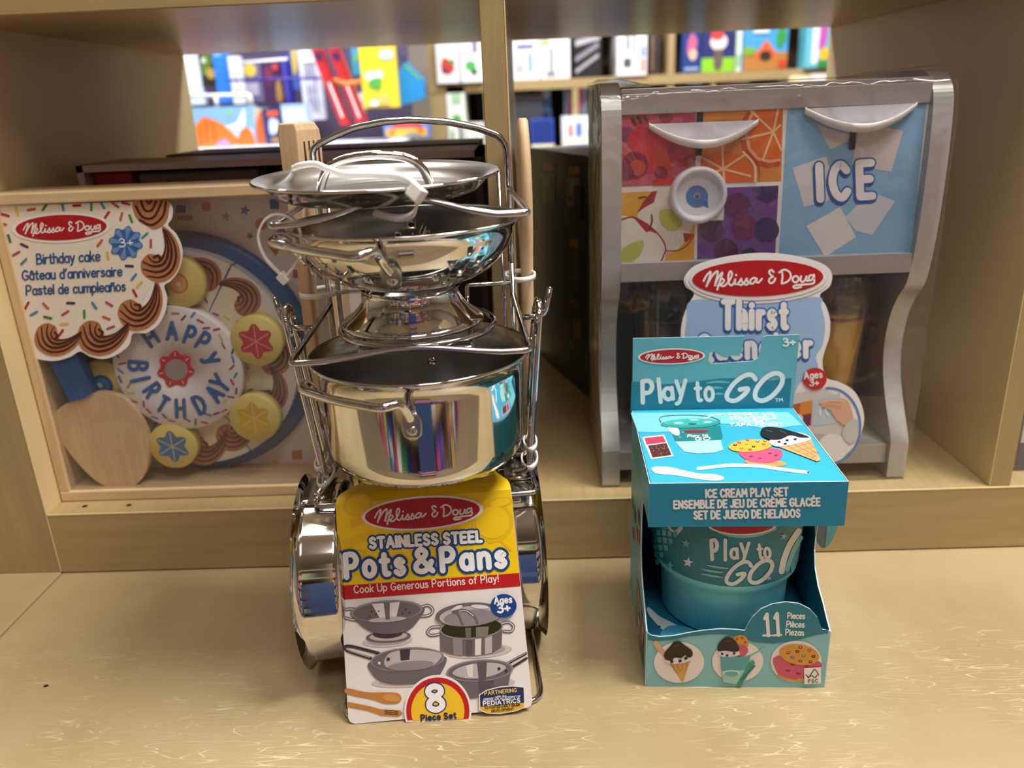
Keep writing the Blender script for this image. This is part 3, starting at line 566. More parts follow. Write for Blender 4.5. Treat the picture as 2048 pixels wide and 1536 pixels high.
q = MB(); c = P2(695, 166, YH-.1); q.tube(rnd([P2(668, 160, YH-.165), P2(690, 168, YH-.18), P2(722, 164, YH-.165)], .01), .007, ink('#d8772a', .4)); q.build('hook_bar', rk, label='orange hook bar')
# ================================================================ toy pots and pans on their wire rack
SO = Vector((-.0775, .535, 0)); SA = RAD(5)
SU = Vector((math.cos(SA), math.sin(SA), 0)); SV = Vector((-math.sin(SA), math.cos(SA), 0))
SX = Matrix.Translation(SO) @ Matrix.Rotation(SA, 4, 'Z')
def toS(P): d = P-SO; return Vector((d.dot(SU), d.dot(SV), d.z))
def sz(px, py, z): return toS(onz(px, py, z))
def sy(px, py, y): return toS(onplane(px, py, SO+SV*y, SV))
def sthing(name, label, cat, x, y, z, group=None): return thing(name, label, cat, SX @ Vector((x, y, z)), group)
def sm(): return MB(SX)
WR = .0021
# --- rack
rack = sthing('wire_rack', 'upright chromed wire stand carrying the toy pots, pans, colander and lid', 'rack', 0, 0, 0)
q = sm(); q.tube(rnd([(-.0725, .085, .30), (-.0725, .085, .3925), (-.058, .085, 0.3990), (-.040, .085, 0.4055), (-.018, .085, 0.4087), (.004, .085, 0.4093), (.028, .085, 0.4070), (.050, .085, 0.4020), (.0675, .085, 0.3950), (.0725, .085, .386), (.0725, .085, .30)], .006, 5), .0026, M_wire, 12); q.build('top_arch', rack)
for s in (-1, 1):
    q = sm(); q.tube([(s*.0725, .085, .302), (s*.0725, .085, WR)], WR, M_wire); q.build('upright', rack)
    q = sm(); q.tube([(s*.0655, .087, .372), (s*.0655, .087, WR)], WR*.9, M_wire); q.build('upright', rack)
q = sm(); q.tube(rnd([(-.0725, .086, WR), (-.0725, -.068, WR), (.0725, -.066, WR), (.0725, .086, WR)], .014), WR, M_wire); q.build('base_loop', rack)
q = sm(); q.tube([(-.0725, .085, WR), (.0725, .085, WR)], WR, M_wire); q.build('cross_bar', rack)
def guard(z, zb, f, xl, xr, wave, name):
    a = Vector((xl, f, z)); c = Vector((xr, f-.004, z+.001)); w = c-a
    bar = [a+w*t+Vector((0, 0, wave*h)) for t, h in ((.12, .05), (.25, .35), (.38, .85), (.5, 1), (.62, .85), (.77, .3), (.88, .0))]
    front = [a]+[Vector(p) for p in spline(bar, 4)]+[c]
    q = sm(); q.tube(rnd([(-.0725, .086, zb)]+[a]+front[1:-1]+[c]+[(.0725, .086, zb)], .005, 4), WR, M_wire); q.build(name, rack)
guard(.3560, .357, -.060, -.0785, .0735, .0115, 'guard_wire')
guard(.2700, .273, -.056, -.0785, .0725, .0055, 'guard_wire')
guard(.1450, .150, -.0085, -.0855, .0785, .0, 'guard_wire')
q = sm(); q.tube(rnd([(-.045, .085, .1792), (-.045, -.045, .1792), (.045, -.045, .1792), (.045, .085, .1792)], .012), WR, M_wire); q.tube([(-.0725, .085, .1792), (.0725, .085, .1792)], WR, M_wire); q.build('pot_support', rack)
# ring that carries the colander
q = sm(); q.tube([(.053*math.cos(k*math.pi/24), .001+.053*math.sin(k*math.pi/24), .2755) for k in range(48)], .0021, M_wire, 10, True); q.build('ring', rack)
q = sm(); q.tube(rnd([(-.0725, .085, .2830), (-.036, .085, .2830), (-.036, .080, .2725), (-.036, -.046, .2718), (.036, -.050, .2718), (.036, .080, .2725), (.036, .085, .2830), (.0725, .085, .2830)], .003), .0017, M_wire); q.build('cross_bar', rack)
# hooks for the pan handles
for s, pts in ((-1, [(-.0765, .026, .2703), (-.094, .028, .2715), (-.0985, .028, .2760), (-.1010, .026, .2935)]), (1, [(.0745, .024, .2700), (.0885, .026, .2700), (.0920, .026, .2735), (.0955, .024, .2905)])):
    q = sm(); q.tube(rnd(pts, .006), .0021, M_wire, 12)
    q.lathe([(0, -.0021), (.0021, 0), (0, .0021)], M_wire, 10, pts[-1]); q.build('hook', rack)
# --- riveted bracket on a round wall
def bracket(parent, az, r, z, w, h, lean=0, rr=.0034, cx=0):
    q = sm(); vs = []; fs = []; n = 9; mm = 6
    for j in range(mm+1):
        t = j/mm; zz = z+h/2-h*t; ww = w*(.55+.45*min(1, t*3)) * (1 if t < .7 else math.sqrt(max(.02, 1-((t-.7)/.31)**2)))
        for i in range(n):
            a = az + (i/(n-1)-.5)*ww/r
            R = r+lean*(zz-z)+.0011
            vs.append((cx+R*math.sin(a), -R*math.cos(a), zz))
    for j in range(mm):
        for i in range(n-1): fs.append((j*n+i, (j+1)*n+i, (j+1)*n+i+1, j*n+i+1))
    q.add(vs, fs, M_brush, True)
    o = q.build('bracket', parent); so = o.modifiers.new('thickness', 'SOLIDIFY'); so.thickness = .0012; so.offset = 0
    q = sm(); c = Vector((cx+(r+.0014-lean*h*.15)*math.sin(az), -(r+.0014-lean*h*.15)*math.cos(az), z-h*.15)); d = Vector((math.sin(az), -math.cos(az), 0)); q2 = []
    u = Vector((d.y, -d.x, 0)); w3 = d.cross(u)
    vs = []; prof = [(rr, 0), (rr*.96, .0007), (rr*.7, .0012), (.0001, .0014)]
    for a, hh in prof:
        for k in range(16): vs.append(c+u*a*math.cos(k*math.pi/8)+w3*a*math.sin(k*math.pi/8)+d*hh)
    fs = [(j*16+k, j*16+(k+1) % 16, (j+1)*16+(k+1) % 16, (j+1)*16+k) for j in range(3) for k in range(16)]
    q.add(vs, fs, M_steel, True); q.build('rivet', o)
    return o
def loop_handle(parent, pts, r=.0031):
    q = sm(); q.tube(spline(pts, 7), r, M_steel, 14); return q.build('handle', parent)
# --- pot
pot = sthing('toy_pot', 'round stainless steel toy pot with flared rim in the middle of the wire rack', 'pot', 0, 0, .1815)
q = sm(); q.lathe([(0, .1814), (.060, .1814), (.0665, .1832), (.0692, .1880), (.0702, .1940), (.0704, .1970), (.0707, .2420), (.0710, .2455), (.0722, .2500), (.0758, .2553), (.0774, .2566), (.0778, .2578), (.0770, .2586)], M_steel, 96)
q.build('body', pot)
q = sm(); q.lathe([(.0770, .2586), (.0752, .2575), (.0716, .2510), (.0699, .2440), (.0697, .197), (.0685, .1895), (.0655, .1848), (.058, .1832), (0, .1828)], M_brush, 96); q.build('inner_wall', pot)
def pot_handle(az0, az1, z, zp, r, out, parent, rise=.0):
    a0, a1 = RAD(az0), RAD(az1); pt = lambda a, R, zz: Vector((R*math.sin(a), -R*math.cos(a), zz))
    m = (a0+a1)/2; od = Vector((math.sin(m), -math.cos(m), 0))
    p0, p1 = pt(a0, r+.003, zp), pt(a1, r+.003, zp)
    o0, o1 = pt(a0, r, z)+od*out, pt(a1, r, z)+od*out
    loop_handle(parent, [p0, p0+Vector((0, 0, (z-zp)*.55))+od*.004, p0*.5+o0*.5+Vector((0, 0, (z-zp)*.5)), o0*.93+o1*.07, o0*.7+o1*.3+od*.003, o0*.5+o1*.5+od*.004, o0*.3+o1*.7+od*.003, o1*.93+o0*.07, p1*.5+o1*.5+Vector((0, 0, (z-zp)*.5)), p1+Vector((0, 0, (z-zp)*.55))+od*.004, p1])
pot_handle(-4, -72, .2475, .2345, .0705, .021, pot)
bracket(pot, RAD(-4), .0707, .2290, .0125, .019); bracket(pot, RAD(-72), .0707, .2290, .0125, .019)
pot_handle(176, 108, .2475, .2345, .0705, .021, pot)
bracket(pot, RAD(176), .0707, .2290, .0125, .019); bracket(pot, RAD(108), .0707, .2290, .0125, .019)
for a in (176, 108):
    q = sm(); q.lathe([(0, .0012), (.003, .0006), (.0034, 0)], M_steel, 14, (0, 0, 0)); 
    c = Vector((.0692*math.sin(RAD(a)), -.0692*math.cos(RAD(a)), .2262)); d = -Vector((math.sin(RAD(a)), -math.cos(RAD(a)), 0))
    rot = d.to_track_quat('Z', 'Y').to_matrix()
    q.v = [SX @ (rot @ (SX.inverted() @ v)+c) for v in q.v]; q.build('inner_rivet', pot)
# --- colander
CXC = -.003
cpts = [(0, .3046), (.022, .3048), (.034, .3062), (.046, .3100), (.056, .3158), (.0635, .3230), (.0688, .3310), (.0715, .3385), (.0725, .3428), (.0762, .3462), (.0775, .3474), (.0778, .3484), (.0768, .3490)]
col = sthing('toy_colander', 'stainless steel toy colander on a flared foot above the pot', 'colander', CXC, 0, .2776)
def bowl_r(z):
    for (r0, z0), (r1, z1) in zip(cpts, cpts[1:]):
        if z0 <= z <= z1: return r0+(r1-r0)*(z-z0)/(z1-z0)
    return .07
inner = [(.0755, .3478), (.0718, .3432), (.0706, .3386), (.0678, .3315), (.0626, .3239), (.0552, .3170), (.0455, .3112), (.034, .3074), (.022, .3059), (0, .3056)]
q = sm(); q.lathe(cpts, M_steel, 96, (CXC, 0, 0)); q.lathe([cpts[-1]]+inner, M_brush, 96, (CXC, 0, 0)); bowl = q.build('bowl', col)
bm0 = bmesh.new(); bm0.from_mesh(bowl.data); bmesh.ops.remove_doubles(bm0, verts=bm0.verts, dist=1e-6); bm0.to_mesh(bowl.data); bm0.free()
cut = MB(SX)
for az in (36, 108, 180, 252, 324):
    for da, z in ((0, .3345), (-9.5, .3285), (8.5, .3272), (-2, .3222), (-18, .3212), (15, .3212), (-9, .3160)):
        a = RAD(az+da); r = bowl_r(z); d = Vector((math.sin(a)*.75, -math.cos(a)*.75, -.66)).normalized()
        c = Vector((CXC+r*math.sin(a), -r*math.cos(a), z)); u = d.orthogonal().normalized(); w = d.cross(u)
        vs = [c+d*h+(u*math.cos(k*math.pi/7)+w*math.sin(k*math.pi/7))*.0021 for h in (-.006, .006) for k in range(14)]
        cut.add(vs, [tuple(range(14))[::-1], tuple(range(14, 28))]+[(k, (k+1) % 14, 14+(k+1) % 14, 14+k) for k in range(14)], M_dark)
co = cut.build('cutter'); bm_ = bowl.modifiers.new('holes', 'BOOLEAN'); bm_.operation = 'DIFFERENCE'; bm_.object = co; bm_.solver = 'EXACT'
dg = bpy.context.evaluated_depsgraph_get(); nm = bpy.data.meshes.new_from_object(bowl.evaluated_get(dg)); bowl.modifiers.clear(); bowl.data = nm; bpy.data.objects.remove(co)
q = sm(); q.lathe([(.0345, .3042), (.0325, .3010), (.0325, .2985), (.0350, .2930), (.0405, .2870), (.0455, .2832), (.0482, .2815), (.0490, .2800), (.0488, .2786), (.0470, .2777), (.0455, .2790), (.040, .2845), (.034, .2915), (.0315, .2985), (.0315, .3030)], M_steel, 72, (CXC, 0, 0)); q.build('foot', col)
def shift(fn, *a, **k): fn(*a, **k)
for a0, a1 in ((-6, -74), (174, 106)):
    A0, A1 = RAD(a0), RAD(a1); m = (A0+A1)/2; od = Vector((math.sin(m), -math.cos(m), 0))
    pt = lambda a, R, zz: Vector((CXC+R*math.sin(a), -R*math.cos(a), zz))
    p0, p1 = pt(A0, .0672, .3265), pt(A1, .0672, .3265); o0, o1 = pt(A0, .073, .3395)+od*.019, pt(A1, .073, .3440)+od*.021
    loop_handle(col, [p0, p0+Vector((0, 0, .010))+od*.008, p0*.4+o0*.6+Vector((0, 0, .007)), o0*.93+o1*.07, o0*.7+o1*.3+od*.003, o0*.5+o1*.5+od*.004, o0*.3+o1*.7+od*.003, o1*.93+o0*.07, p1*.4+o1*.6+Vector((0, 0, .007)), p1+Vector((0, 0, .010))+od*.008, p1])
    for a in (A0, A1): bracket(col, a, .0645, .3235, .0125, .018, lean=.75, cx=CXC)
# --- lid
LX = -.0185
lid = sthing('pot_lid', 'shallow stainless steel lid with an arched wire handle, tied on top of the colander', 'lid', LX, 0, .3585)
LIDX = SX @ Matrix.Translation((LX, 0, .3714)) @ Matrix.Rotation(RAD(2.0), 4, 'X') @ Matrix.Translation((-LX, 0, -.3690))
q = MB(LIDX); q.lathe([(0, .3628), (.050, .3626), (.060, .3632), (.0655, .3652), (.0700, .3698), (.0726, .3728), (.0768, .3738), (.0797, .3748), (.0801, .3758), (.0790, .3764)], M_steel, 96, (LX, 0, 0)); q.lathe([(.0790, .3764), (.0765, .3754), (.0720, .3744), (.0690, .3706), (.0648, .3666), (.059, .3646), (.052, .3648), (.0505, .3642), (.040, .3642), (.0385, .3637), (0, .3635)], M_brush2, 96, (LX, 0, 0)); q.build('dish', lid)
q = MB(LIDX); q.tube(spline([(LX-.038, .004, .3640), (LX-.0365, .002, .3710), (LX-.031, 0, .3805), (LX-.020, -.001, .3860), (LX-.001, -.002, .3880), (LX+.017, -.001, .3860), (LX+.0275, 0, .3805), (LX+.0325, .002, .3710), (LX+.034, .004, .3640)], 7), .0029, M_steel, 14); q.build('handle', lid)
# --- the two pans hanging at the sides (their axes lie sideways)
def pan(xr, sgn, yc, zc, hx, hz, hb, label):
    t = sthing('frying_pan', label, 'pan', xr, yc, zc-.0755, None)
    q = sm(); X = lambda h: xr+sgn*h
    prof = [(0, .0345), (.0600, .0345), (.0648, .0340), (.0676, .0322), (.0688, .0300), (.0690, .0285), (.0700, .0070), (.0702, .0055), (.0712, .0035), (.0735, .0014), (.0750, .0004), (.0756, 0)]
    q.lathe([(r, X(h)) for r, h in prof], M_steel, 96, (0, yc, zc), 'x'); q.build('body', t)
    prof = [(.0756, 0), (.0742, -.0004), (.0725, .0010), (.0696, .0045), (.0688, .0070), (.0679, .0280), (.0662, .0315), (.063, .0332), (.058, .0337), (0, .0337)]
    q = sm(); q.lathe([(r, X(h)) for r, h in prof], M_brush, 96, (0, yc, zc), 'x'); q.build('inner_wall', t)
    # long looped wire handle up to the hook
    zb = zc+.067
    xb = X(.016); w = .0115
    xl = X(hb); yh = .026; kx = lambda z: xl+(hx-xl)*(z-zb-.012)/(hz-zb-.012)
    lo = [(X(.016), yc-w*1.4, zb+.0050), (xl+sgn*.0005, yh-w*1.15, zb+.012), (kx(zb+.03), yh-w, zb+.03), (kx(hz-.02), yh-w, hz-.02), (hx, yh-w*.75, hz-.006)]
    pts = lo+[(hx, yh, hz)]+[(a, 2*yh-b_ if n_ else 2*yc-b_, c_) for n_, (a, b_, c_) in list(enumerate(lo))[::-1]]
    q = sm(); q.tube(spline(pts, 7), .0029, M_steel, 14); q.build('handle', t)
    q = sm(); vs = []; fs = []
    for j, h in enumerate((.005, .0255)):
        for i in range(9):
            a = (i/8-.5)*.62; vs.append((X(h), yc+.0712*math.sin(a), zc+.0712*math.cos(a)))
    fs = [(i, i+1, 9+i+1, 9+i) for i in range(8)]
    q.add(vs, fs, M_brush, True); o = q.build('bracket', t); so = o.modifiers.new('thickness', 'SOLIDIFY'); so.thickness = .0014; so.offset = 0
    for s in (-1, 1):
        q = sm(); a = s*.21; q.lathe([(.0038, 0), (.0036, .001), (.0026, .0016), (0, .0018)], M_steel, 14)
        rot = Vector((0, math.sin(a), math.cos(a))).to_track_quat('Z', 'Y').to_matrix(); c = Vector((X(.0185), yc+.0716*math.sin(a), zc+.0716*math.cos(a)))
        q.v = [SX @ (rot @ (SX.inverted() @ v)+c) for v in q.v]; q.build('rivet', o)
pan(-.1005, 1, .018, .0764, -.0935, .2870, .0205, 'toy frying pan hanging on the left side of the wire rack, rim facing left')
pan(.0815, -1, .036, .0764, .0865, .2815, .0060, 'toy frying pan hanging on the right side of the wire rack, rim facing right')
# --- wooden turner and spoon tied behind the uprights
q = sm()
tr = sthing('wooden_turner', 'wooden slotted turner standing upright behind the left of the wire rack', 'turner', -.09, .10, .18)
yt = .0885
prof = [(.405, .0165, .034), (.395, .0165, .036), (.36, .0150, .036), (.335, .0125, .030), (.315, .0100, .018), (.29, .0094, .0125), (.22, .0090, .0115), (.17, .0088, .0110)]
vs = []; fs = []; th = RAD(-20); xc = lambda z: -.0895+(z-.405)*.02
pr2 = [(.4105, .0135, .030)]+prof
for z, a, d in pr2:
    for x, y in ((-a/2, 0), (a/2, 0), (a/2, d), (-a/2, d)): vs.append((xc(z)+x*math.cos(th)-y*math.sin(th), yt+x*math.sin(th)+y*math.cos(th), z))
for i in range(len(pr2)-1):
    for k in range(4): fs.append((i*4+k, (i+1)*4+k, (i+1)*4+(k+1) % 4, i*4+(k+1) % 4))
fs.append((3, 2, 1, 0)[::-1]); fs.append(tuple(len(pr2)*4-4+k for k in range(4))[::-1])
q.add(vs, [f[::-1] for f in fs], M_beech); q.build('blade_and_shaft', tr, .0012)
q = sm()
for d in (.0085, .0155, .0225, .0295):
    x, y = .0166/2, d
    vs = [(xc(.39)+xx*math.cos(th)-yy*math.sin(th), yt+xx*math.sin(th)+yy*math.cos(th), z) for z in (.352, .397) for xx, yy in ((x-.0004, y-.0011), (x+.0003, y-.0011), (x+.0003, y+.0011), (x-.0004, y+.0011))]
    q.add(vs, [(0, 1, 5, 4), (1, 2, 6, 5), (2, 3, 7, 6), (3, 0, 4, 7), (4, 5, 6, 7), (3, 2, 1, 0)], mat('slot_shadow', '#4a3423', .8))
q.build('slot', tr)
spn = sthing('wooden_spoon', 'wooden spoon standing edge-on behind the right of the wire rack', 'spoon', .088, .10, .20)
q = sm(); vs = []; fs = []; n = 14
prof = [(.4065, .0062, .012), (.4045, .0085, .020), (.39, .0100, .034), (.37, .0110, .042), (.345, .0114, .043), (.32, .0112, .034), (.30, .0105, .020), (.27, .0100, .0135), (.24, .0096, .0120), (.20, .0090, .0110), (.19, .0060, .0070)]
for z, a, d in prof:
    for k in range(n): t = 2*math.pi*k/n; vs.append((.0868+(z-.2)*.002+a/2*math.copysign(abs(math.cos(t))**.7, math.cos(t)), .113+d/2*math.copysign(abs(math.sin(t))**.8, math.sin(t)), z))
for i in range(len(prof)-1):
    for k in range(n): fs.append((i*n+k, (i+1)*n+k, (i+1)*n+(k+1) % n, i*n+(k+1) % n))
q.add(vs, [f[::-1] for f in fs], M_beech, True); q.add(vs[:n], [tuple(range(n))], M_beech); q.add(vs[-n:], [tuple(range(n))[::-1]], M_beech); q.build('bowl_and_handle', spn)
# --- nylon cable ties
def tie(label, pts, head, hd, w=.0042, t=.0012, tail=None, closed=False, hs=.0044):
    P = spline(pts, 7, closed); T = thing('cable_tie', label, 'cable tie', SX @ P[0], 'nylon ties on the pan set')
    q = sm(); vs = []; fs = []; n = len(P); c = sum(P, Vector())/n
    d0 = Vector(hd).normalized()      # the flat side of the band faces along the loop's plane normal
    for i in range(n):
        a = P[(i-1) % n] if closed or i else P[i]; b = P[(i+1) % n] if closed or i < n-1 else P[i]
        tg = (b-a).normalized(); sd = (d0-tg*d0.dot(tg)).normalized(); nn = tg.cross(sd)
        for x, y in ((-1, -1), (1, -1), (1, 1), (-1, 1)): vs.append(P[i]+sd*x*w/2+nn*y*t/2)
    for i in range(n if closed else n-1):
        j = (i+1) % n
        for k in range(4): fs.append((i*4+k, i*4+(k+1) % 4, j*4+(k+1) % 4, j*4+k))
    if not closed: fs += [(3, 2, 1, 0), tuple(n*4-4+k for k in range(4))]
    q.add(vs, fs, M_tie, True); q.build('band', T)
    q = sm(); h = Vector(head); ax = (Vector(pts[1])-Vector(pts[0])).normalized() if not closed else Vector((0, 0, 1)); sd = (d0-ax*d0.dot(ax)).normalized(); nn = ax.cross(sd)
    vs = [h+ax*a*hs*.75+sd*b_*hs*.72+nn*c_*hs*.6 for a in (-1, 1) for b_ in (-1, 1) for c_ in (-1, 1)]
    q.add(vs, [(0, 1, 3, 2), (4, 6, 7, 5), (0, 4, 5, 1), (2, 3, 7, 6), (0, 2, 6, 4), (1, 5, 7, 3)], M_tie)
    q.build('head', T, .0008)
    return T
Y5 = -.052
L5 = lambda *pp: [sy(a, b, Y5+k*.0) for k, (a, b) in enumerate(pp)]
hp = sy(567, 556, Y5)
tie('white cable tie dangling as a teardrop loop from the upper guard wire', L5((566, 552), (534, 520), (517, 480), (524, 448), (545, 430), (572, 431), (594, 447), (602, 480), (594, 520), (572, 552)), hp, (0, 1, .2), w=.0034)
tie('long white cable tie running across the lid', [sy(836, 378, -.083), sy(818, 362, -.079), sy(790, 352, -.06), sy(740, 349, -.045), sy(690, 348, -.03), sy(655, 338, -.012), sy(630, 328, .01), sy(600, 331, .028), sy(584, 338, .045)], sy(833, 386, -.084), (0, .35, 1), w=.0042, hs=.0058)
tie('short curved end of white cable tie passing under the lid and front guard wire', [sy(834, 392, -.084), sy(833, 415, -.082), sy(824, 430, -.075), sy(800, 437, -.066), sy(770, 432, -.06), sy(748, 424, -.055)], sy(834, 391, -.083), (.3, .4, 1), w=.0040, hs=.003)
def ring_tie(label, cx, cy, z, rx, ry, head, tilt=0, w=.0042):
    pts = [Vector((cx+rx*math.cos(k*math.pi/6), cy+ry*math.sin(k*math.pi/6), z+tilt*math.cos(k*math.pi/6))) for k in range(12)]
    return tie(label, pts, head, (0, 0, 1), w=w, closed=True)
ring_tie('white cable tie binding the turner to the left upright', -.080, .094, .282, .0165, .0155, (-.0960, .095, .279), .001)
ring_tie('white cable tie binding the spoon to the right upright', .0800, .0990, .2855, .0122, .0175, (.0925, .098, .2855))
ring_tie('white cable tie around the left pan handle, higher one below the pot', -.0830, .026, .1660, .0048, .0152, (-.0785, .036, .166), .001, .0036)
ring_tie('white cable tie at the foot of the left pan handle', -.0805, .022, .1545, .0062, .0170, (-.0745, .010, .155), .002, .0036)
ring_tie('white cable tie around the right pan handle, higher one beside the pot', .0775, .026, .1700, .0048, .0152, (.0850, .022, .1705), .001, .0038)
ring_tie('white cable tie at the foot of the right pan handle, head sticking out', .0765, .026, .1560, .0060, .0170, (.0850, .014, .1560), .002, .0038)
# --- printed card leaning against the rack
LEAN = RAD(20)
CR3 = (SX @ Matrix.Rotation(RAD(-1.6), 4, 'Z') @ Matrix.Rotation(-LEAN, 4, 'X') @ Matrix.Rotation(RAD(-1.55), 4, 'Y')).to_3x3()   # leaning back, tipped a little to the left
cf = Frame(SX @ Vector((-.0690, -.0712, .0004)), CR3 @ Vector((1, 0, 0)), CR3 @ Vector((0, 0, 1)))
card = sthing('package_card', 'tall yellow, red and white printed card leaning on the front of the pan rack', 'card', 0, -.07, 0)
WC, HC = .1335, .159
M_yel = ink('#f5cf0e', .36); M_card = ink('#e9e4e2', .36)
b = MB(); e = .0045
outline = [(e, 0), (WC-e, 0), (WC-e*.3, e*.3), (WC, e), (WC-.0030, HC), (.0030, HC), (0, e), (e*.3, e*.3)]
b.prism(outline, cf, -.0006, 0, M_card)
# fold over the wire and under the pot
s1 = [(.0008, HC+.004, -.003), (.0028, HC+.0065, -.0075), (.0120, HC+.0100, -.0300), (.0160, HC+.0118, -.060)]
rows = [[cf.at(.0030, HC, 0), cf.at(WC-.0030, HC, 0)]]
for dx, v, h in s1: rows.append([cf.at(.0030+dx, v, h), cf.at(WC-.0030-dx*.75, v, h)])
vs = [p for r in rows for p in r]; b.add(vs, [(2*i, 2*i+1, 2*i+3, 2*i+2) for i in range(len(rows)-1)], M_yel, True)
A = Art(b, cf, True, .36)
def uvp(p): return p
# yellow field down to the red band
def cuv(u, v):   # photo pixel of a card coordinate, to mix both systems
    P = cf.at(u, v)-CPOS; z = P.dot(CF); return (1024+FPX*P.dot(CR)/z, 768+FPX*P.dot(CD)/z)
yv = cf.px(676, 1172)[1]; yv2 = cf.px(676, 1200)[1]
yr = cf.px(1036, 1146)[1]; yr2 = cf.px(1040, 1172)[1]
lw = lambda v: .0030*v/HC
A.poly([cuv(.0031, HC), cuv(WC-.0031, HC), cuv(WC-lw(yr)-.0002, yr), cuv(lw(yv)+.0002, yv)], M_yel, 1)
A.poly([cuv(lw(yv)+.0002, yv), cuv(WC-lw(yr)-.0002, yr), cuv(WC-lw(yr2)-.0002, yr2), cuv(lw(yv2)+.0002, yv2)], '#bd1a20', 2)
for q_ in (('e', 715, 1010, 30, 22), ('e', 985, 1045, 42, 40), ('e', 700, 1112, 34, 12), ('e', 1000, 1005, 26, 10)):
    A.ell(*q_[1:], '#e9bd14', 2, -10); A.ell(q_[1], q_[2], q_[3]*.8, q_[4]*.8, '#f3cb12', 3, -10)
A.poly([(700, 1040), (760, 1022), (765, 1034), (702, 1058)], '#e9bd14', 2); A.poly([(684, 1082), (742, 1060), (746, 1078), (692, 1098)], '#ecc214', 2)
A.stroke([(978, 1085), (1000, 1080), (1022, 1100)], 5, '#e9bd14', 2)
A.maker(845, 1026, 115, 30, -4.2, 1.06, 4)
BL = '#0b4a86'
A.text('STAINLESS STEEL', (738, 1096), (966, 1082), 20, 6.2, '#f6f4f2', 6, out=(BL, 13, 4), track=.34)
A.text('Pots', (688, 1154), (814, 1146), 44, 11.5, '#f6f4f2', 7, out=(BL, 22, 5), track=.42)
A.text('&', (826, 1144), (872, 1140), 44, 11, '#f6f4f2', 7, out=(BL, 21, 5))
A.text('Pans', (880, 1141), (1016, 1131), 43, 11.5, '#f6f4f2', 7, out=(BL, 22, 5), track=.42)
A.text('Cook Up Generous Portions of Play!', (708, 1186), (998, 1163), 14.5, 2.3, '#f2e4e2', 4, track=.26)
# the pictures of the cookware
G0, G1, G2, G3, G4 = '#3c373b', '#6b6469', '#8d868a', '#b9b3b4', '#dcd8d6'
for sx, sy_, w, h in ((775, 1282, 50, 12), (958, 1302, 66, 14), (815, 1362, 72, 12), (970, 1368, 60, 14)): A.ell(sx, sy_, w, h, '#c9c1c0', 2, -4); A.ell(sx, sy_-2, w*.8, h*.8, '#aaa2a3', 3, -4)
# colander picture
A.ell(777, 1273, 45, 12, G1, 4, -3); A.ell(777, 1272, 38, 9, G3, 5, -3); A.ell(776, 1266, 30, 10, G0, 6, -3)
for pts in ([(715, 1240), (694, 1236), (684, 1226), (694, 1218), (712, 1218)], [(838, 1216), (856, 1210), (866, 1220), (858, 1230), (836, 1232)]): A.stroke(pts, 6, G1, 4, True); A.stroke(pts, 2, G4, 5, True)
A.blob([(703, 1222), (718, 1246), (742, 1262), (776, 1267), (815, 1260), (838, 1238), (846, 1214), (775, 1225)], G1, 6)
A.ell(774, 1221, 72, 21, G2, 7, -4); A.ell(774, 1222, 67, 18, G1, 8, -4)
A.poly([(744, 1207), (800, 1203), (792, 1238), (762, 1239)], G4, 9); A.poly([(768, 1205), (780, 1204), (780, 1238), (772, 1238)], G1, 10); A.ell(775, 1238, 38, 5, G3, 9, -4)
for x, y in ((744, 1222), (752, 1228), (740, 1232), (758, 1221), (812, 1218), (820, 1224), (806, 1226)): A.ell(x, y, 1.6, 1.6, G0, 10, n=10)
# pot picture
for pts in ([(878, 1268), (862, 1270), (855, 1263), (864, 1254), (880, 1253)], [(1008, 1262), (1022, 1262), (1027, 1252), (1018, 1244), (1004, 1246)]): A.stroke(pts, 6, G1, 4, True); A.stroke(pts, 2, G4, 5, True)
A.poly([(880, 1258), (881, 1300), (900, 1307), (945, 1311), (985, 1305), (1003, 1293), (1005, 1250)], G1, 5)
A.poly([(905, 1262), (907, 1308), (925, 1310), (924, 1262)], G2, 6); A.poly([(932, 1262), (933, 1310), (944, 1311), (944, 1262)], '#5a5358', 6); A.poly([(950, 1262), (950, 1310), (962, 1309), (963, 1262)], G4, 6); A.poly([(970, 1262), (970, 1308), (984, 1305), (984, 1260)], G3, 6)
A.ell(943, 1256, 63, 22, G2, 7, -4); A.ell(943, 1255, 60, 19, '#2b2b12', 8, -4)
A.poly([(930, 1255), (932, 1274), (942, 1275), (942, 1254)], '#6a685a', 9); A.poly([(952, 1253), (952, 1274), (975, 1272), (978, 1252)], '#7d7a70', 9)
A.ell(938, 1228, 67, 24, G1, 10, -4); A.ell(940, 1231, 61, 20, G3, 11, -4); A.ell(942, 1234, 54, 16, G2, 12, -4); A.ell(914, 1215, 12, 4, G4, 13, -25); A.ell(960, 1212, 18, 4, G4, 13, 5)
A.stroke([(925, 1246), (916, 1226), (906, 1222), (918, 1219), (932, 1219), (948, 1230), (955, 1244)], 4, G1, 14, True); A.stroke([(918, 1221), (932, 1220), (947, 1230)], 1.5, G4, 15, True)
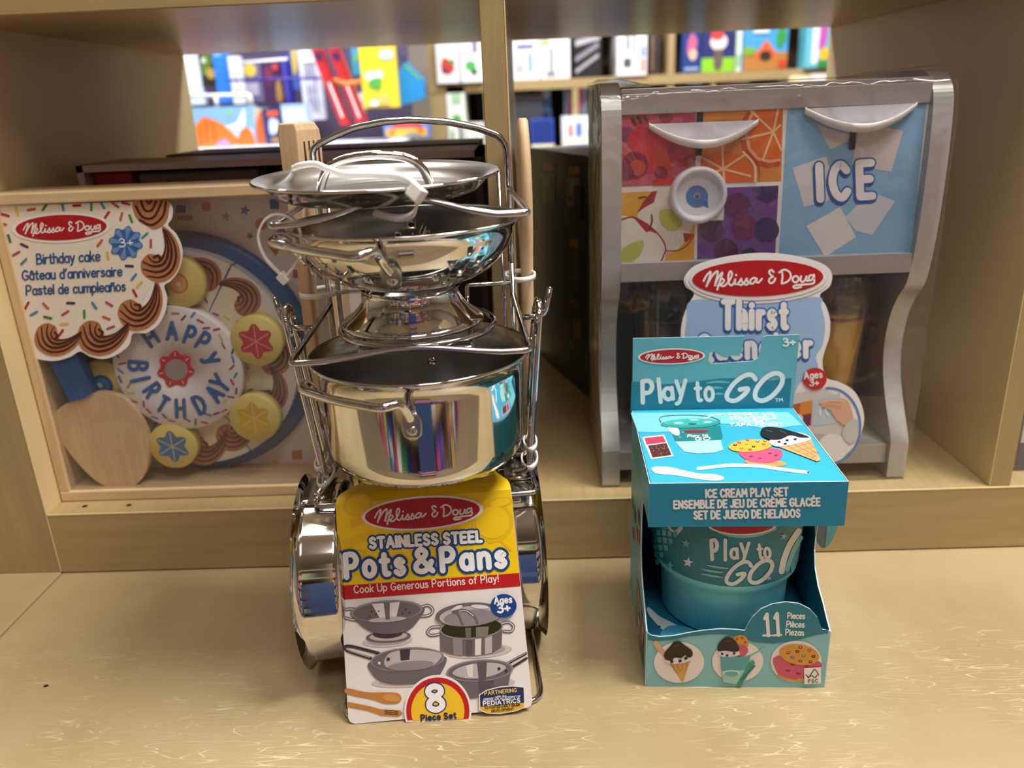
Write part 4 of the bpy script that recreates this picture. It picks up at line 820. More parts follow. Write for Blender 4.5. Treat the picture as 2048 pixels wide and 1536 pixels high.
# frying pan picture
A.stroke([(742, 1316), (698, 1302), (690, 1294), (702, 1292), (758, 1306)], 6, G0, 4, True); A.stroke([(740, 1314), (700, 1301), (693, 1296)], 1.6, G3, 5, True)
A.blob([(739, 1324), (750, 1354), (778, 1366), (820, 1367), (862, 1360), (884, 1342), (889, 1312), (815, 1330)], G1, 5)
A.ell(815, 1318, 74, 24, G2, 6, -4); A.ell(815, 1318, 70, 21, G1, 7, -4); A.blob([(770, 1330), (800, 1340), (850, 1336), (876, 1322), (880, 1305), (830, 1298), (780, 1305)], G3, 8)
A.poly([(800, 1298), (821, 1296), (819, 1318), (802, 1320)], G0, 9); A.ell(822, 1330, 46, 9, G2, 9, -5); A.ell(777, 1317, 3.5, 3.5, G0, 10); A.ell(759, 1325, 3, 3, G4, 10)
# saucepan picture
A.stroke([(1008, 1330), (1052, 1306)], 5, G0, 4); A.stroke([(1020, 1336), (1053, 1316)], 5, G0, 4); A.stroke([(1012, 1327), (1052, 1305)], 1.4, G3, 5)
A.poly([(896, 1344), (904, 1380), (940, 1396), (985, 1390), (1016, 1372), (1024, 1334)], G1, 5); A.poly([(955, 1362), (960, 1394), (985, 1388), (988, 1358)], '#57515a', 6)
A.ell(960, 1340, 67, 22, G2, 7, -4); A.ell(960, 1340, 63, 19, G1, 8, -4); A.blob([(905, 1346), (940, 1356), (985, 1350), (1012, 1334), (985, 1324), (930, 1330)], G3, 9)
A.poly([(954, 1322), (974, 1320), (972, 1358), (958, 1360)], '#5c555a', 10); A.poly([(932, 1330), (946, 1326), (946, 1354), (936, 1352)], G4, 10); A.ell(998, 1336, 3, 3, G0, 11); A.ell(1012, 1340, 2.6, 2.6, G0, 11)
# wooden tools picture
A.blob([(694, 1376), (735, 1384), (770, 1384), (796, 1386), (803, 1396), (796, 1405), (770, 1406), (745, 1398), (695, 1387)], '#c07f3c', 4); A.ell(783, 1395, 17, 8, '#cf944e', 5, 8)
A.poly([(696, 1403), (740, 1412), (762, 1418), (800, 1420), (806, 1426), (798, 1432), (764, 1430), (735, 1420), (697, 1413)], '#c07f3c', 4)
for k in range(3): A.stroke([(770+k*0, 1419+k*3.6), (796, 1422+k*3.4)], 1.5, '#5a3a1c', 5)
# 8 piece roundel
ce = (876, 1420)
cut_ = lambda r0, rx, ry: [(ce[0]+rx*math.cos(RAD(a)), ce[1]+ry*math.sin(RAD(a))) for a in r0]
A.poly(cut_(range(162, 379, 6), 67, 72), '#efe9e6', 12); A.poly(cut_(range(164, 377, 6), 63, 67), '#c01c22', 13); A.poly(cut_(range(160, 381, 6), 53, 56), '#f0c22a', 14)
A.text('8', (852, 1419), (894, 1415), 47, 12, '#f4f1f2', 17, out=('#1b3f78', 17, 15))
A.text('Piece Set', (842, 1439), (914, 1433), 11.5, 3.0, '#1b2f5e', 18, track=.3)
# ages roundel
A.ell(1007, 1210, 26, 23.5, '#12438e', 14, -4); A.text('Ages', (988, 1206), (1025, 1203), 13, 3.1, '#f2f2f4', 16, track=.3); A.text('3+', (994, 1224), (1022, 1221), 17, 4.2, '#f2f2f4', 16)
# paediatrics badge
bd = [(960, 1388), (975, 1379), (1000, 1373), (1025, 1371), (1047, 1373), (1048, 1412), (1030, 1419), (1000, 1424), (975, 1423), (961, 1417)]
A.poly([(1004+(x-1004)*1.05, 1398+(y-1398)*1.08) for x, y in bd], '#f0ecea', 12); A.poly(bd, '#e2b63a', 13); A.poly([(960, 1388), (975, 1379), (1000, 1373), (1025, 1371), (1047, 1373), (1048, 1403), (1000, 1408), (961, 1411)], '#22325e', 14)
A.text('PARTNERING', (969, 1388), (1034, 1381), 7, 1.5, '#e8c45a', 16, track=.3); A.text('with the', (991, 1393), (1013, 1391), 4, .9, '#d9d9e4', 16)
A.stroke([(968, 1395), (988, 1393)], .9, '#d9d9e4', 16); A.stroke([(1017, 1391), (1040, 1389)], .9, '#d9d9e4', 16)
A.text('AMERICAN ACADEMY OF', (966, 1400), (1041, 1393), 4.4, 1.0, '#d9d9e4', 16, track=.28); A.text('PEDIATRICS', (966, 1409), (1041, 1402), 7.6, 1.9, '#f2f2f6', 16, track=.3)
A.text('TO FOSTER EARLY BRAIN', (969, 1416), (1040, 1409), 4.4, 1.0, '#3a2f22', 16, track=.28); A.text('DEVELOPMENT', (983, 1421.5), (1028, 1417), 4.2, 1.0, '#3a2f22', 16, track=.28)
b.build('printed_card', card)
# ================================================================ ice cream play set in its open teal carton
EO = Vector((.0785, .4905, 0)); EA = RAD(-2.4)
EU = Vector((math.cos(EA), math.sin(EA), 0)); EV = Vector((-math.sin(EA), math.cos(EA), 0)); EX = Matrix.Translation(EO) @ Matrix.Rotation(EA, 4, 'Z')
def ew(x, y, z): return EX @ Vector((x, y, z))
WE, DE, HE = .1315, .1335, .1705
ice = thing('play_set_carton', 'open-fronted teal carton of an ice cream play set with a raised header card', 'box', ew(WE/2, DE/2, 0))
T_HI, T_MD, T_DK, T_LT = '#5cc3d8', '#2f9db4', '#1f7d92', '#8fcdd2'
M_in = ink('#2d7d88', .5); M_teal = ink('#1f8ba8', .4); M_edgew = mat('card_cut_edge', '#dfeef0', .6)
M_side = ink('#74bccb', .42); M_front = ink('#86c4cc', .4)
ff = Frame(ew(0, 0, 0), EU, (0, 0, 1)); TK = .0009
# tray front with wave and round bump
b = MB()
bl, br_ = ff.px(1290, 1372), ff.px(1648, 1375)
top = [(1296, 1266), (1303, 1271), (1320, 1273.5), (1345, 1272), (1375, 1266), (1405, 1261), (1440, 1258), (1470, 1259), (1490, 1261), (1495, 1250), (1505, 1234), (1522, 1218), (1545, 1208), (1572, 1204), (1598, 1207), (1620, 1218), (1635, 1235), (1642, 1252), (1645, 1259), (1657, 1259)]
poly = [(0, 0), (WE, 0), (WE, .0500)]+[ff.px(*p) for p in top[::-1][1:-1]]+[(0, .0488)]
b.prism(poly, ff, -TK, 0, M_front, M_edgew)
A = Art(b, ff, True, .4)
wave = [(1296, 1279), (1310, 1282), (1340, 1280), (1380, 1272), (1420, 1268), (1450, 1268), (1480, 1276), (1510, 1284), (1545, 1287), (1590, 1281), (1630, 1270), (1656, 1266)]
A.poly([p for p in top]+wave[::-1], T_DK, 1)
for cx, cy, r in ((1358, 1324, 50), (1475, 1322, 51), (1592, 1322, 51)): A.ell(cx, cy, r, 41, '#ece4e2', 2, -2)
# cone picture
def cone(A, x, y, s, rot, L):
    r = RAD(rot); f = lambda a, c: (x+s*(a*math.cos(r)-c*math.sin(r)), y+s*(a*math.sin(r)+c*math.cos(r)))
    A.poly([f(-25, 2), f(26, 2), f(1, 52)], '#d9a466', L)
    for k in range(4): A.stroke([f(-20+k*12, 4), f(-8+k*7, 30-k*4)], 1.0*s, '#b97f45', L+1); A.stroke([f(20-k*12, 4), f(8-k*7, 30-k*4)], 1.0*s, '#b97f45', L+1)
    A.blob([f(*q) for q in ((-27, 3), (-29, -8), (-20, -16), (20, -16), (29, -6), (27, 4), (0, 9))], '#e6e0f0', L+2)
    A.blob([f(*q) for q in ((-29, -5), (-30, -18), (-15, -32), (-6, -40), (6, -40), (16, -30), (30, -16), (29, -4), (20, -2), (14, -8), (5, -3), (-8, -6), (-18, -1))], '#241812', L+3)
    for q in ((-16, 2), (2, 3), (15, -1)): A.poly([f(q[0]-4, q[1]-3), f(q[0]+3, q[1]-4), f(q[0]+3, q[1]+2), f(q[0]-3, q[1]+3)], '#171316', L+4)
    A.stroke([f(-6, -31), f(6, -33)], 1.5*s, '#6b5346', L+4)
A.stroke([(1312, 1286), (1322, 1300), (1336, 1316)], 11, '#d9b392', 3, True); cone(A, 1358, 1318, .92, -8, 3)
A.stroke([(1490, 1316), (1528, 1296)], 4, '#8fc4cc', 3); A.ell(1480, 1286, 17, 17, '#d99a36', 3)
for q in ((1474, 1277), (1484, 1275), (1490, 1284), (1487, 1292)): A.ell(*q, 2.6, 2.6, '#c0402c', 4, n=10)
A.ell(1478, 1300, 18, 12, '#cf5a78', 4); A.blob([(1437, 1302), (1450, 1296), (1474, 1298), (1478, 1308), (1460, 1314), (1442, 1312)], '#e2dcea', 5)
A.blob([(1435, 1300), (1438, 1284), (1454, 1272), (1470, 1280), (1478, 1296), (1472, 1302), (1450, 1300)], '#241812', 6); A.stroke([(1450, 1281), (1460, 1280)], 1.6, '#6b5346', 7)
for q in ((1444, 1306), (1454, 1309), (1468, 1305)): A.rect(q[0]-2.4, q[1]-2, q[0]+2, q[1]+2, '#171316', 7)
A.poly([(1440, 1313), (1500, 1311), (1496, 1340), (1443, 1342)], '#58a6ae', 7); A.poly([(1443, 1340), (1496, 1338), (1490, 1362), (1470, 1367), (1446, 1362)], '#9fd3d0', 7)
A.ell(1462, 1344, 17, 6, '#d8ecea', 8); A.ell(1462, 1345, 14, 4.5, '#5fb0b4', 9); A.stroke([(1478, 1366), (1504, 1324)], 10, '#3e9a90', 8); A.stroke([(1482, 1358), (1508, 1330)], 4, '#2d7d78', 9)
A.ell(1592, 1352, 37, 10, '#d99a4a', 3, 4); A.poly([(1553, 1310), (1636, 1322), (1632, 1350), (1590, 1358), (1556, 1348)], '#cc5270', 4); A.blob([(1552, 1312), (1552, 1340), (1566, 1352), (1600, 1356), (1634, 1344), (1637, 1322)], '#cf5674', 4)
for q in ((1575, 1340), (1596, 1346), (1584, 1328), (1612, 1330)): A.ell(*q, 5, 1.8, '#8f2244', 5, 6, n=12)
A.ell(1598, 1308, 40, 20, '#d8993c', 6, 9)
for q, c in (((1600, 1293), '#b03428'), ((1618, 1299), '#b5483a'), ((1594, 1301), '#3c2418'), ((1576, 1304), '#b03428'), ((1584, 1313), '#3a6aa8'), ((1606, 1310), '#5a9a4a'), ((1626, 1311), '#3c2418'), ((1600, 1320), '#a83044'), ((1620, 1322), '#7a3a4a')): A.ell(*q, 4.2, 3, c, 7, n=14); A.ell(q[0], q[1]-.8, 1.3, .8, '#e9dcd2', 8, n=8)
# FSC mark
A.poly([(1607, 1334), (1641, 1332), (1641, 1364), (1608, 1366)], '#f2f0ee', 9); K = '#2a2826'
A.stroke([(1611, 1347), (1616, 1353), (1626, 1338)], 1.9, K, 10); A.stroke([(1618, 1350), (1624, 1349), (1626, 1352), (1631, 1352), (1631, 1349), (1636, 1347), (1633, 1341), (1629, 1336), (1626, 1337)], 1.5, K, 10)
A.text('FSC', (1615, 1363.5), (1635, 1362), 6.2, 1.3, K, 10, track=.3)
# 11 pieces
A.text('11', (1528, 1271), (1560, 1269), 43, 7.0, '#e6ecee', 3, track=.62); A.stroke([(1526, 1270), (1542, 1270)], 4, '#e6ecee', 3); A.stroke([(1546, 1270), (1562, 1269)], 4, '#e6ecee', 3)
A.text('Pieces', (1574, 1236), (1610, 1237), 11.5, 2.3, '#eef4f4', 3); A.text('Pièces', (1572, 1253), (1609, 1254), 11.5, 2.3, '#eef4f4', 3); A.text('Piezas', (1570, 1269), (1608, 1270), 11.5, 2.3, '#eef4f4', 3)
b.build('tray_front', ice)
# side walls with a big cut-out at the front
def side(x, out, name):
    fr = Frame(ew(x, 0, 0), EV, (0, 0, 1)) ; fr.n = -fr.n if False else fr.n
    poly = [(0, 0), (DE, 0), (DE, HE), (0, HE), (0, .1375), (.036, .1375), (.046, .130), (.049, .115), (.049, .088), (.044, .075), (.034, .066), (.020, .060), (.008, .053), (0, .0495)]
    b = MB(); d = TK/2
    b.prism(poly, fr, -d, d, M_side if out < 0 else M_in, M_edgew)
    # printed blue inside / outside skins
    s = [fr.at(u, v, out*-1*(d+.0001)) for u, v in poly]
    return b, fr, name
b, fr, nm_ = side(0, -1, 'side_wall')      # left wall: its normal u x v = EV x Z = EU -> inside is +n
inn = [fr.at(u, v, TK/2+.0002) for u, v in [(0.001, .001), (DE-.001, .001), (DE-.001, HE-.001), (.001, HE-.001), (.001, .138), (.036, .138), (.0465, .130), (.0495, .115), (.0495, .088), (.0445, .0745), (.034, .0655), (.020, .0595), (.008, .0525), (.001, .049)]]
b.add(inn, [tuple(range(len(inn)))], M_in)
A = Art(b, fr, False, .42, base=-TK/2-.0002); A.E = -.0001
A.poly([(.012, .006), (.075, .006), (.078, .045), (.062, .052), (.030, .046), (.014, .040)], '#8f7c72', 1)
for i in range(22):
    A.ell(.014+random.random()*.05, .008+random.random()*.036, .0045, .004, random.choice(['#b02a4a', '#d9a04a', '#efe6ee', '#4a2a6a', '#c23a3a', '#3a6ab0', '#5a3a2a']), 2+i % 3, n=12)
A.poly([(.0, .139), (.13, .139), (.13, .17), (.0, .17)], '#3fa3b8', 1)
for i in range(9): A.ell(.06+random.random()*.06, .06+random.random()*.07, .007, .006, random.choice(['#7d5a4a', '#b06a5a', '#c9a08a', '#5a3a3a']), 2+i % 3, n=12)
b.build('side_wall', ice)
b, fr, nm_ = side(WE, 1, 'side_wall')
o = b.build('side_wall', ice)
# oval push-out ear at the right opening
b = MB(); eo = ew(WE-.001, .049, .113)
ear = Frame(eo, (math.cos(RAD(18)), math.sin(RAD(18)), 0), (0, 0, 1))
b.prism([(.0002+.0095+.0105*math.cos(RAD(a)), .026*math.sin(RAD(a))) for a in range(0, 360, 12)], ear, -.0004, .0004, ink('#55605e', .55), M_edgew)
A = Art(b, ear, False, .5, base=.0005); A.poly([(.0002+.0095+.0103*math.cos(RAD(a)), .0255*math.sin(RAD(a))) for a in range(-90, 91, 10)], '#4c8e92', 1)
b.build('side_flap', ice)
# back, floor, raised insert, top, front flap
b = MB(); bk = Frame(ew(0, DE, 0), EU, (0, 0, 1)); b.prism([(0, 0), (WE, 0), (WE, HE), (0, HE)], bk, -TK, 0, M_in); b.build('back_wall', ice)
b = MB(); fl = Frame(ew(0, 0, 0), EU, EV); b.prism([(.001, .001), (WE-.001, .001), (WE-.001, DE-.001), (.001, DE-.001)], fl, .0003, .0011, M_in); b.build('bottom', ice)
b = MB(); ins = Frame(ew(0, 0, .0315), EU, EV); b.prism([(.0015, .0012), (WE-.0015, .0012), (WE-.0015, DE-.002), (.0015, DE-.002)], ins, -.0008, 0, ink('#21789a', .42))
A = Art(b, ins, True, .42); A.blob([(1298, 1215), (1318, 1232), (1345, 1246), (1362, 1258), (1330, 1262), (1306, 1240), (1294, 1222)], '#dcebee', 1); A.blob([(1322, 1266), (1340, 1252), (1370, 1254), (1392, 1262), (1390, 1270), (1330, 1276)], '#4aa6cf', 2)
A.rect(1316, 1252, 1321, 1255, '#243a46', 2)
b.build('insert', ice)
b = MB(); tf = Frame(ew(0, 0, HE), EU, EV); b.prism([(0, 0), (WE, 0), (WE, DE), (0, DE)], tf, -TK, 0, ink('#34b0d6', .38), M_edgew)
A = Art(b, tf, True, .38)
tl_, trr = (1261, 826), (1578, 824)
A.poly([(1261.5, 826), (1577, 824.5), (1605, 851), (1580, 853), (1555, 857), (1530, 857), (1500, 852), (1470, 848), (1440, 848), (1400, 857), (1350, 863), (1310, 865), (1275, 864)], '#7fd2e2', 1)
# lidded tub picture
A.stroke([(1322, 846), (1319, 838), (1330, 833), (1370, 831), (1410, 833), (1436, 840), (1440, 848)], 1.3, '#1d4f58', 3, True)
A.poly([(1340, 855), (1440, 852), (1446, 874), (1442, 882), (1352, 885), (1344, 868)], '#1f7f86', 2); A.poly([(1350, 884), (1442, 881), (1446, 900), (1430, 906), (1395, 908), (1368, 904)], '#a6e2da', 2)
A.blob([(1336, 856), (1356, 858), (1358, 872), (1344, 868)], '#e2f0f0', 3)
A.ell(1381, 848, 60, 9, '#2f9d98', 4, -2); A.ell(1381, 846, 54, 7, '#3fb5ae', 5, -2); A.ell(1357, 848, 11, 2.2, '#8ed8d0', 6, n=16); A.ell(1388, 842, 10, 2, '#8ed8d0', 6, n=16); A.ell(1385, 850, 9, 1.7, '#1d5a58', 6, n=16); A.ell(1415, 846, 9, 2, '#a2ddd6', 6, n=16)
A.ell(1392, 864, 25, 3, '#8f2028', 4, -1, n=24); A.text('Play to', (1374, 876), (1416, 874), 5, 1.5, '#e8f4f4', 4, skew=.2); A.text('GO', (1389, 882), (1420, 881), 5.5, 1.7, '#e8f4f4', 4, skew=.3)
for q in ((1350, 868), (1360, 876), (1366, 866)): A.ell(*q, 2, 1.3, '#7fc4c4', 4, n=8)
A.stroke([(1448, 829), (1425, 832), (1408, 840)], 2, '#f2fafa', 4, True); A.poly([(1400, 842), (1413, 834), (1411, 844)], '#f2fafa', 4)
A.text('FIDGET LID', (1457, 831.5), (1549, 830), 4.2, 1.5, '#f4fbfc', 3); A.text('COUVERCLE', (1458, 839.5), (1553, 838), 4.6, 1.6, '#f4fbfc', 3); A.text('FIDGET', (1478, 846), (1538, 845), 4.4, 1.6, '#f4fbfc', 3); A.text('TAPA FIDGET', (1459, 853.5), (1567, 852), 4.8, 1.7, '#f4fbfc', 3)
# sprinkle tube picture
A.poly([(1284, 875), (1328, 870), (1347, 913), (1302, 919)], '#f2e8ea', 2); A.poly([(1289, 877), (1326, 873), (1332, 885), (1293, 890)], '#c2385c', 3); A.poly([(1296, 892), (1333, 887), (1343, 911), (1305, 916)], '#4a241e', 3)
for i in range(46):
    t, u_ = random.random(), random.random(); x = 1296+37*t+9*u_; y = 892-5*t+24*u_; a = random.random()*6.3
    A.stroke([(x, y), (x+2.6*math.cos(a), y+1.6*math.sin(a))], 1.0, random.choice(['#c2705a', '#a8503e', '#7d3a2c']), 4)
# biscuits and cone picture
A.ell(1531, 926, 42, 7, '#e39a58', 2, 4); A.blob([(1478, 905), (1494, 921), (1520, 927), (1548, 925), (1564, 914), (1560, 900), (1520, 898)], '#d9527e', 3)
for q in ((1502, 914), (1520, 918), (1540, 908), (1552, 912)): A.ell(*q, 4, 1.4, '#8a1f4a', 4, n=10)
A.ell(1501, 893, 44, 12.5, '#f2b53a', 5, -4)
for q, c in (((1478, 887), '#b5302a'), ((1495, 882), '#c24a3a'), ((1515, 885), '#3f7ac0'), ((1470, 892), '#3a221a'), ((1493, 890), '#7ab04a'), ((1507, 895), '#3a221a'), ((1527, 890), '#c24a3a'), ((1483, 899), '#d05a3a'), ((1500, 901), '#b5302a'), ((1530, 884), '#c25a2a')): A.ell(*q, 3.8, 2.2, c, 6, n=12); A.ell(q[0], q[1]-.5, 1.2, .7, '#f6ead8', 7, n=8)
A.poly([(1556, 895), (1622, 881), (1641, 922), (1634, 925)], '#e6ab74', 6)
for k in range(4): A.stroke([(1572+k*14, 893-k*3), (1632+k*2, 921-k*5)], 1.0, '#c98a52', 7); A.stroke([(1580+k*15, 899+k*6), (1626+k*2, 886+k*9)], 1.0, '#c98a52', 7)
A.blob([(1538, 885), (1560, 874), (1600, 868), (1622, 880), (1595, 890), (1560, 896), (1545, 893)], '#e8e2f4', 8)
A.blob([(1522, 872), (1527, 858), (1556, 858), (1585, 866), (1606, 872), (1618, 878), (1600, 878), (1580, 874), (1560, 882), (1540, 882)], '#171114', 9); A.stroke([(1532, 864), (1545, 867)], 1.6, '#5a4a48', 10); A.stroke([(1560, 864), (1572, 870)], 1.6, '#5a4a48', 10)
for q in ((1558, 887), (1574, 884), (1590, 882), (1605, 877), (1570, 891)): A.rect(q[0]-3, q[1]-2, q[0]+3, q[1]+1.5, '#171316', 10)
# stick spoon and straw pictures
A.blob([(1303, 939), (1312, 934), (1340, 935), (1370, 942), (1400, 948), (1428, 949), (1447, 955), (1442, 961), (1415, 961), (1385, 957), (1350, 951), (1315, 948)], '#f0e2d6', 2)
A.stroke([(1396, 938), (1440, 933), (1470, 931), (1520, 933), (1560, 939), (1615, 946)], 6.5, '#e4f4f8', 2, True); A.stroke([(1430, 936), (1460, 931)], 2.2, '#9fd4e6', 3); A.stroke([(1545, 936), (1580, 944)], 2.2, '#9fd4e6', 3); A.ell(1616, 946, 2, 2.6, '#3a5a66', 3, n=10)
b.build('top_panel', ice)
b = MB(); fp = Frame(ew(0, -.0006, 0), EU, (0, 0, 1)); b.prism([(-.0008, .1368), (WE+.0008, .1368), (WE+.0006, HE), (-.0006, HE)], fp, -TK, .0003, ink('#2590b4', .38), M_edgew)
A = Art(b, fp, True, .38, base=.0003)
A.text('ICE CREAM PLAY SET', (1410, 994), (1577, 990), 15, 4.0, '#f6f9f9', 2, track=.32); A.text('ENSEMBLE DE JEU DE CRÈME GLACÉE', (1346, 1016), (1641, 1010), 14.5, 4.0, '#f6f9f9', 2, track=.32); A.text('SET DE JUEGO DE HELADOS', (1386, 1037), (1601, 1033), 15, 4.0, '#f6f9f9', 2, track=.32)
b.build('front_flap', ice)
# header card with a hang slot
hd = Frame(ew(0, DE+.0012, 0), EU, (0, 0, 1))
hp_ = lambda *p: [hd.px(*q) for q in p]
zt_ = hd.px(1430, 673)[1]; u0 = -.0004; u1 = WE+.0004
slot = hp_((1489, 672), (1486, 690), (1483, 703), (1478, 712), (1462, 711), (1452, 716), (1440, 712), (1428, 703), (1419, 706), (1417, 722), (1421, 727), (1430, 727), (1505, 722), (1516, 716), (1521, 700), (1523, 682), (1526, 674), (1535, 671))
poly = [(u0, HE-.001), (u1, HE-.001), (u1+.0006, zt_)]+slot[::-1]+[(u0, zt_)]
b = MB(); b.prism(poly, hd, -.0006, 0, ink('#62b3c2', .4), M_edgew)
A = Art(b, hd, True, .4)
A.poly([(1261, 825), (1263, 763), (1285, 764), (1320, 768), (1360, 768), (1400, 762), (1440, 757), (1480, 756), (1510, 759), (1545, 761), (1583, 756), (1578, 822)], '#1c7f98', 1)
A.maker(1343, 712.5, 63, 13.5, -1.6, 1.07, 2)
A.text('3+', (1565, 692), (1592, 690), 15, 3.6, '#eef4f4', 3)
PW = '#e8eef0'
A.text('P', (1281, 805), (1310, 803), 42, 9, PW, 3, skew=.05); A.text('l', (1317, 804), (1327, 803), 46, 8.5, PW, 3, skew=.0); A.text('a', (1325, 800), (1350, 797), 36, 8, PW, 3); A.text('y', (1349, 793), (1375, 790), 48, 8, PW, 3, skew=.1)
A.text('to', (1388, 802), (1430, 800), 40, 7.5, PW, 3, track=.3)
A.stroke([(1412, 766), (1435, 763), (1460, 765)], 5, '#67b6c6', 2, True, taper=.3); A.stroke([(1414, 777), (1430, 775), (1446, 776)], 5, '#67b6c6', 2, True, taper=.3); A.stroke([(1428, 788), (1437, 787), (1447, 788)], 4.5, '#67b6c6', 2, True, taper=.3)
def bigG(A, x, y, s, c, L, w):
    f = lambda *p: [(x+a*s, y+b_*s) for a, b_ in p]
    A.stroke(f((66, -44), (58, -54), (42, -52), (20, -36), (5, -14), (6, -1), (22, 2), (40, -10), (50, -24), (32, -22)), w, c, L, True)
def bigO(A, x, y, s, c, L, w):
    f = lambda *p: [(x+a*s, y+b_*s) for a, b_ in p]
    A.stroke(f((44, -54), (24, -44), (6, -22), (4, -4), (18, 2), (38, -8), (56, -30), (58, -48)), w, c, L, True, True)
bigG(A, 1450, 799, .92, PW, 3, 9); bigO(A, 1507, 799, .98, PW, 3, 9.5)
A.text('TM', (1550, 803), (1566, 802), 6, 1.6, PW, 3)
b.build('header_card', ice)
# --- the tub inside
cc = ew(.0665, .0640, 0)
cup = thing('ice_cream_tub', 'aqua plastic ice cream tub with a printed teal band, standing inside the open carton', 'tub', (cc.x, cc.y, .0318))
M_aq = mat('aqua_plastic', '#7edde4', .32); M_band = ink('#1f7f92', .38)
b = MB(); b.lathe([(0, .0320), (.0455, .0320), (.0475, .0335), (.0490, .0690), (.0500, .0725), (.0528, .0748), (.0546, .0775), (.0553, .0815), (.0583, .1450), (.0583, .1500), (.057, .1500), (.0535, .0820), (0, .0760)], M_aq, 96, (cc.x, cc.y, 0)); b.build('tub', cup)
def cupmap(px, py, h):
    # photo pixel -> the band's conical wall
    d = ray(px, py); r = .0556
    for _ in range(4):
        ox, oy = CPOS.x-cc.x, CPOS.y-cc.y; a = d.x*d.x+d.y*d.y; bb = 2*(ox*d.x+oy*d.y); c = ox*ox+oy*oy-r*r; disc = bb*bb-4*a*c
        t = (-bb-math.sqrt(max(disc, 0)))/(2*a); P = CPOS+d*t; r = .0555+(P.z-.087)*.0483
    n = Vector((P.x-cc.x, P.y-cc.y, 0)).normalized(); return P+n*(h+.00025)
b = MB(); A = Art(b, ff, True, .38, fn=cupmap)
def bandgrid(m, z0, z1, a0, a1, off=.0002, nz=6, na=40):
    vs = []
    for j in range(nz+1):
        for i in range(na+1):
            a = RAD(a0+(a1-a0)*i/na); z = (z0(a) if callable(z0) else z0); z = z+(z1-z)*j/nz; r = .0555+(z-.087)*.0483+off
            vs.append((cc.x+r*math.sin(a), cc.y-r*math.cos(a), z))
    b.add(vs, [(j*(na+1)+i, j*(na+1)+i+1, (j+1)*(na+1)+i+1, (j+1)*(na+1)+i) for j in range(nz) for i in range(na)], m, True)
bandgrid(M_band, .0817, .1452, -180, 180, na=120)
A.E = .00012
A.stroke([(1432, 1060), (1450, 1068), (1480, 1073), (1515, 1070), (1550, 1058)], 5, '#7ec4cc', 1, True)
def arcpoly(cx, cy, rx, ry, c, L, ring=0):
    n = 14
    for i in range(n):
        x0 = cx-rx+2*rx*i/n; x1 = cx-rx+2*rx*(i+1)/n; f = lambda x: cy+ry*math.sqrt(max(0, 1-((x-cx)/rx)**2))
        A._face([(x0, 1040), (x1, 1040), (x1, f(x1)), (x0, f(x0))], c, L)
arcpoly(1484, 1043, 75, 27, '#e4eceb', 2); arcpoly(1484, 1042, 70, 25, '#b5161f', 3)
for k in SCRIPT[3:]:
    pts = [(1484+(float(p.split(',')[0])-928)/362*70, 1040+(float(p.split(',')[1])-159)/93*26) for p in k.split()]
    if all(p[1] > 1041 for p in pts): A.stroke(pts, 2, '#eef0ee', 4, True)
CW = '#dfe6e8'
A.text('P', (1421, 1118), (1440, 1117), 38, 7.5, CW, 3); A.text('l', (1447, 1119), (1456, 1119), 40, 7, CW, 3); A.text('a', (1459, 1116), (1478, 1115), 30, 6.5, CW, 3); A.text('y', (1478, 1112), (1500, 1110), 40, 6.5, CW, 3, skew=.1); A.text('to', (1514, 1117), (1543, 1114), 31, 6, CW, 3)
bigG(A, 1450, 1165, .78, CW, 3, 7.5); bigO(A, 1496, 1163, .80, CW, 3, 8); A.text('TM', (1530, 1159), (1541, 1158), 5, 1.4, CW, 3)
for p in ([(1415, 1130), (1436, 1134), (1457, 1136)], [(1404, 1137), (1424, 1142), (1446, 1144)], [(1404, 1147), (1424, 1151), (1446, 1154)]): A.stroke(p, 4.5, '#86c6cc', 2, True, taper=.3)
for q in ((1373, 1086, 10, '#6cb9c0'), (1377, 1124, 11, '#dfe8ea'), (1341, 1131, 9, '#5fc0c6'), (1566, 1072, 8, '#8fc9cc')): A.star(*q, 3, rot=-80)
# cone and swoosh graphics on the band
for i in range(5):
    for j in range(5):
        x = 1303+i*11+j*2; y = 1058+j*15+i*1
        if y+x*1.15 < 2630 and x < 1358-j*9: A._face([(x, y), (x+8, y+.5), (x+8.5, y+11), (x+1.5, y+11)], '#4fb0b4', 2)
A._face([(1334, 1049), (1366, 1049), (1366, 1058), (1356, 1069), (1342, 1062)], '#dcd9dc', 2)
A.stroke([(1596, 1062), (1578, 1090), (1567, 1118), (1562, 1142)], 12, '#e6eef0', 2, True); A.stroke([(1600, 1075), (1586, 1100), (1577, 1124), (1573, 1138)], 9, '#5cc3cc', 3, True); A.ell(1584, 1132, 4, 12, '#2c94a8', 4, 8)
b.build('printed_band', cup)
# ================================================================ wooden birthday cake set in its crate
KY = .694; KX0, KX1, KZ0, KZ1 = -.4655, -.172, ZU+.0005, .3612
crate = thing('toy_cake_crate', 'shallow pine crate with a clear front holding a toy birthday cake, in the left cubby', 'box', (-.319, .724, ZU))
b = MB(); b.box(KX0, KX1, KY, KY+.058, KZ0, KZ0+.0105, M_pine); b.build('bottom_rail', crate, .0012)
b = MB(); b.box(KX0, KX1, KY, KY+.058, KZ1-.0095, KZ1, M_pine); b.build('top_rail', crate, .0012)
for x0, x1 in ((KX0, KX0+.0095), (KX1-.0095, KX1)):
    b = MB(); b.box(x0, x1, KY+.0006, KY+.058, KZ0+.0105, KZ1-.0095, M_pineZ); b.build('side_rail', crate, .0008)
kb = yframe(.7465)
b = MB(); b.box(KX0+.005, KX1-.005, .7468, .7515, KZ0+.005, KZ1-.005, mat('crate_back', '#b59a78', .7))
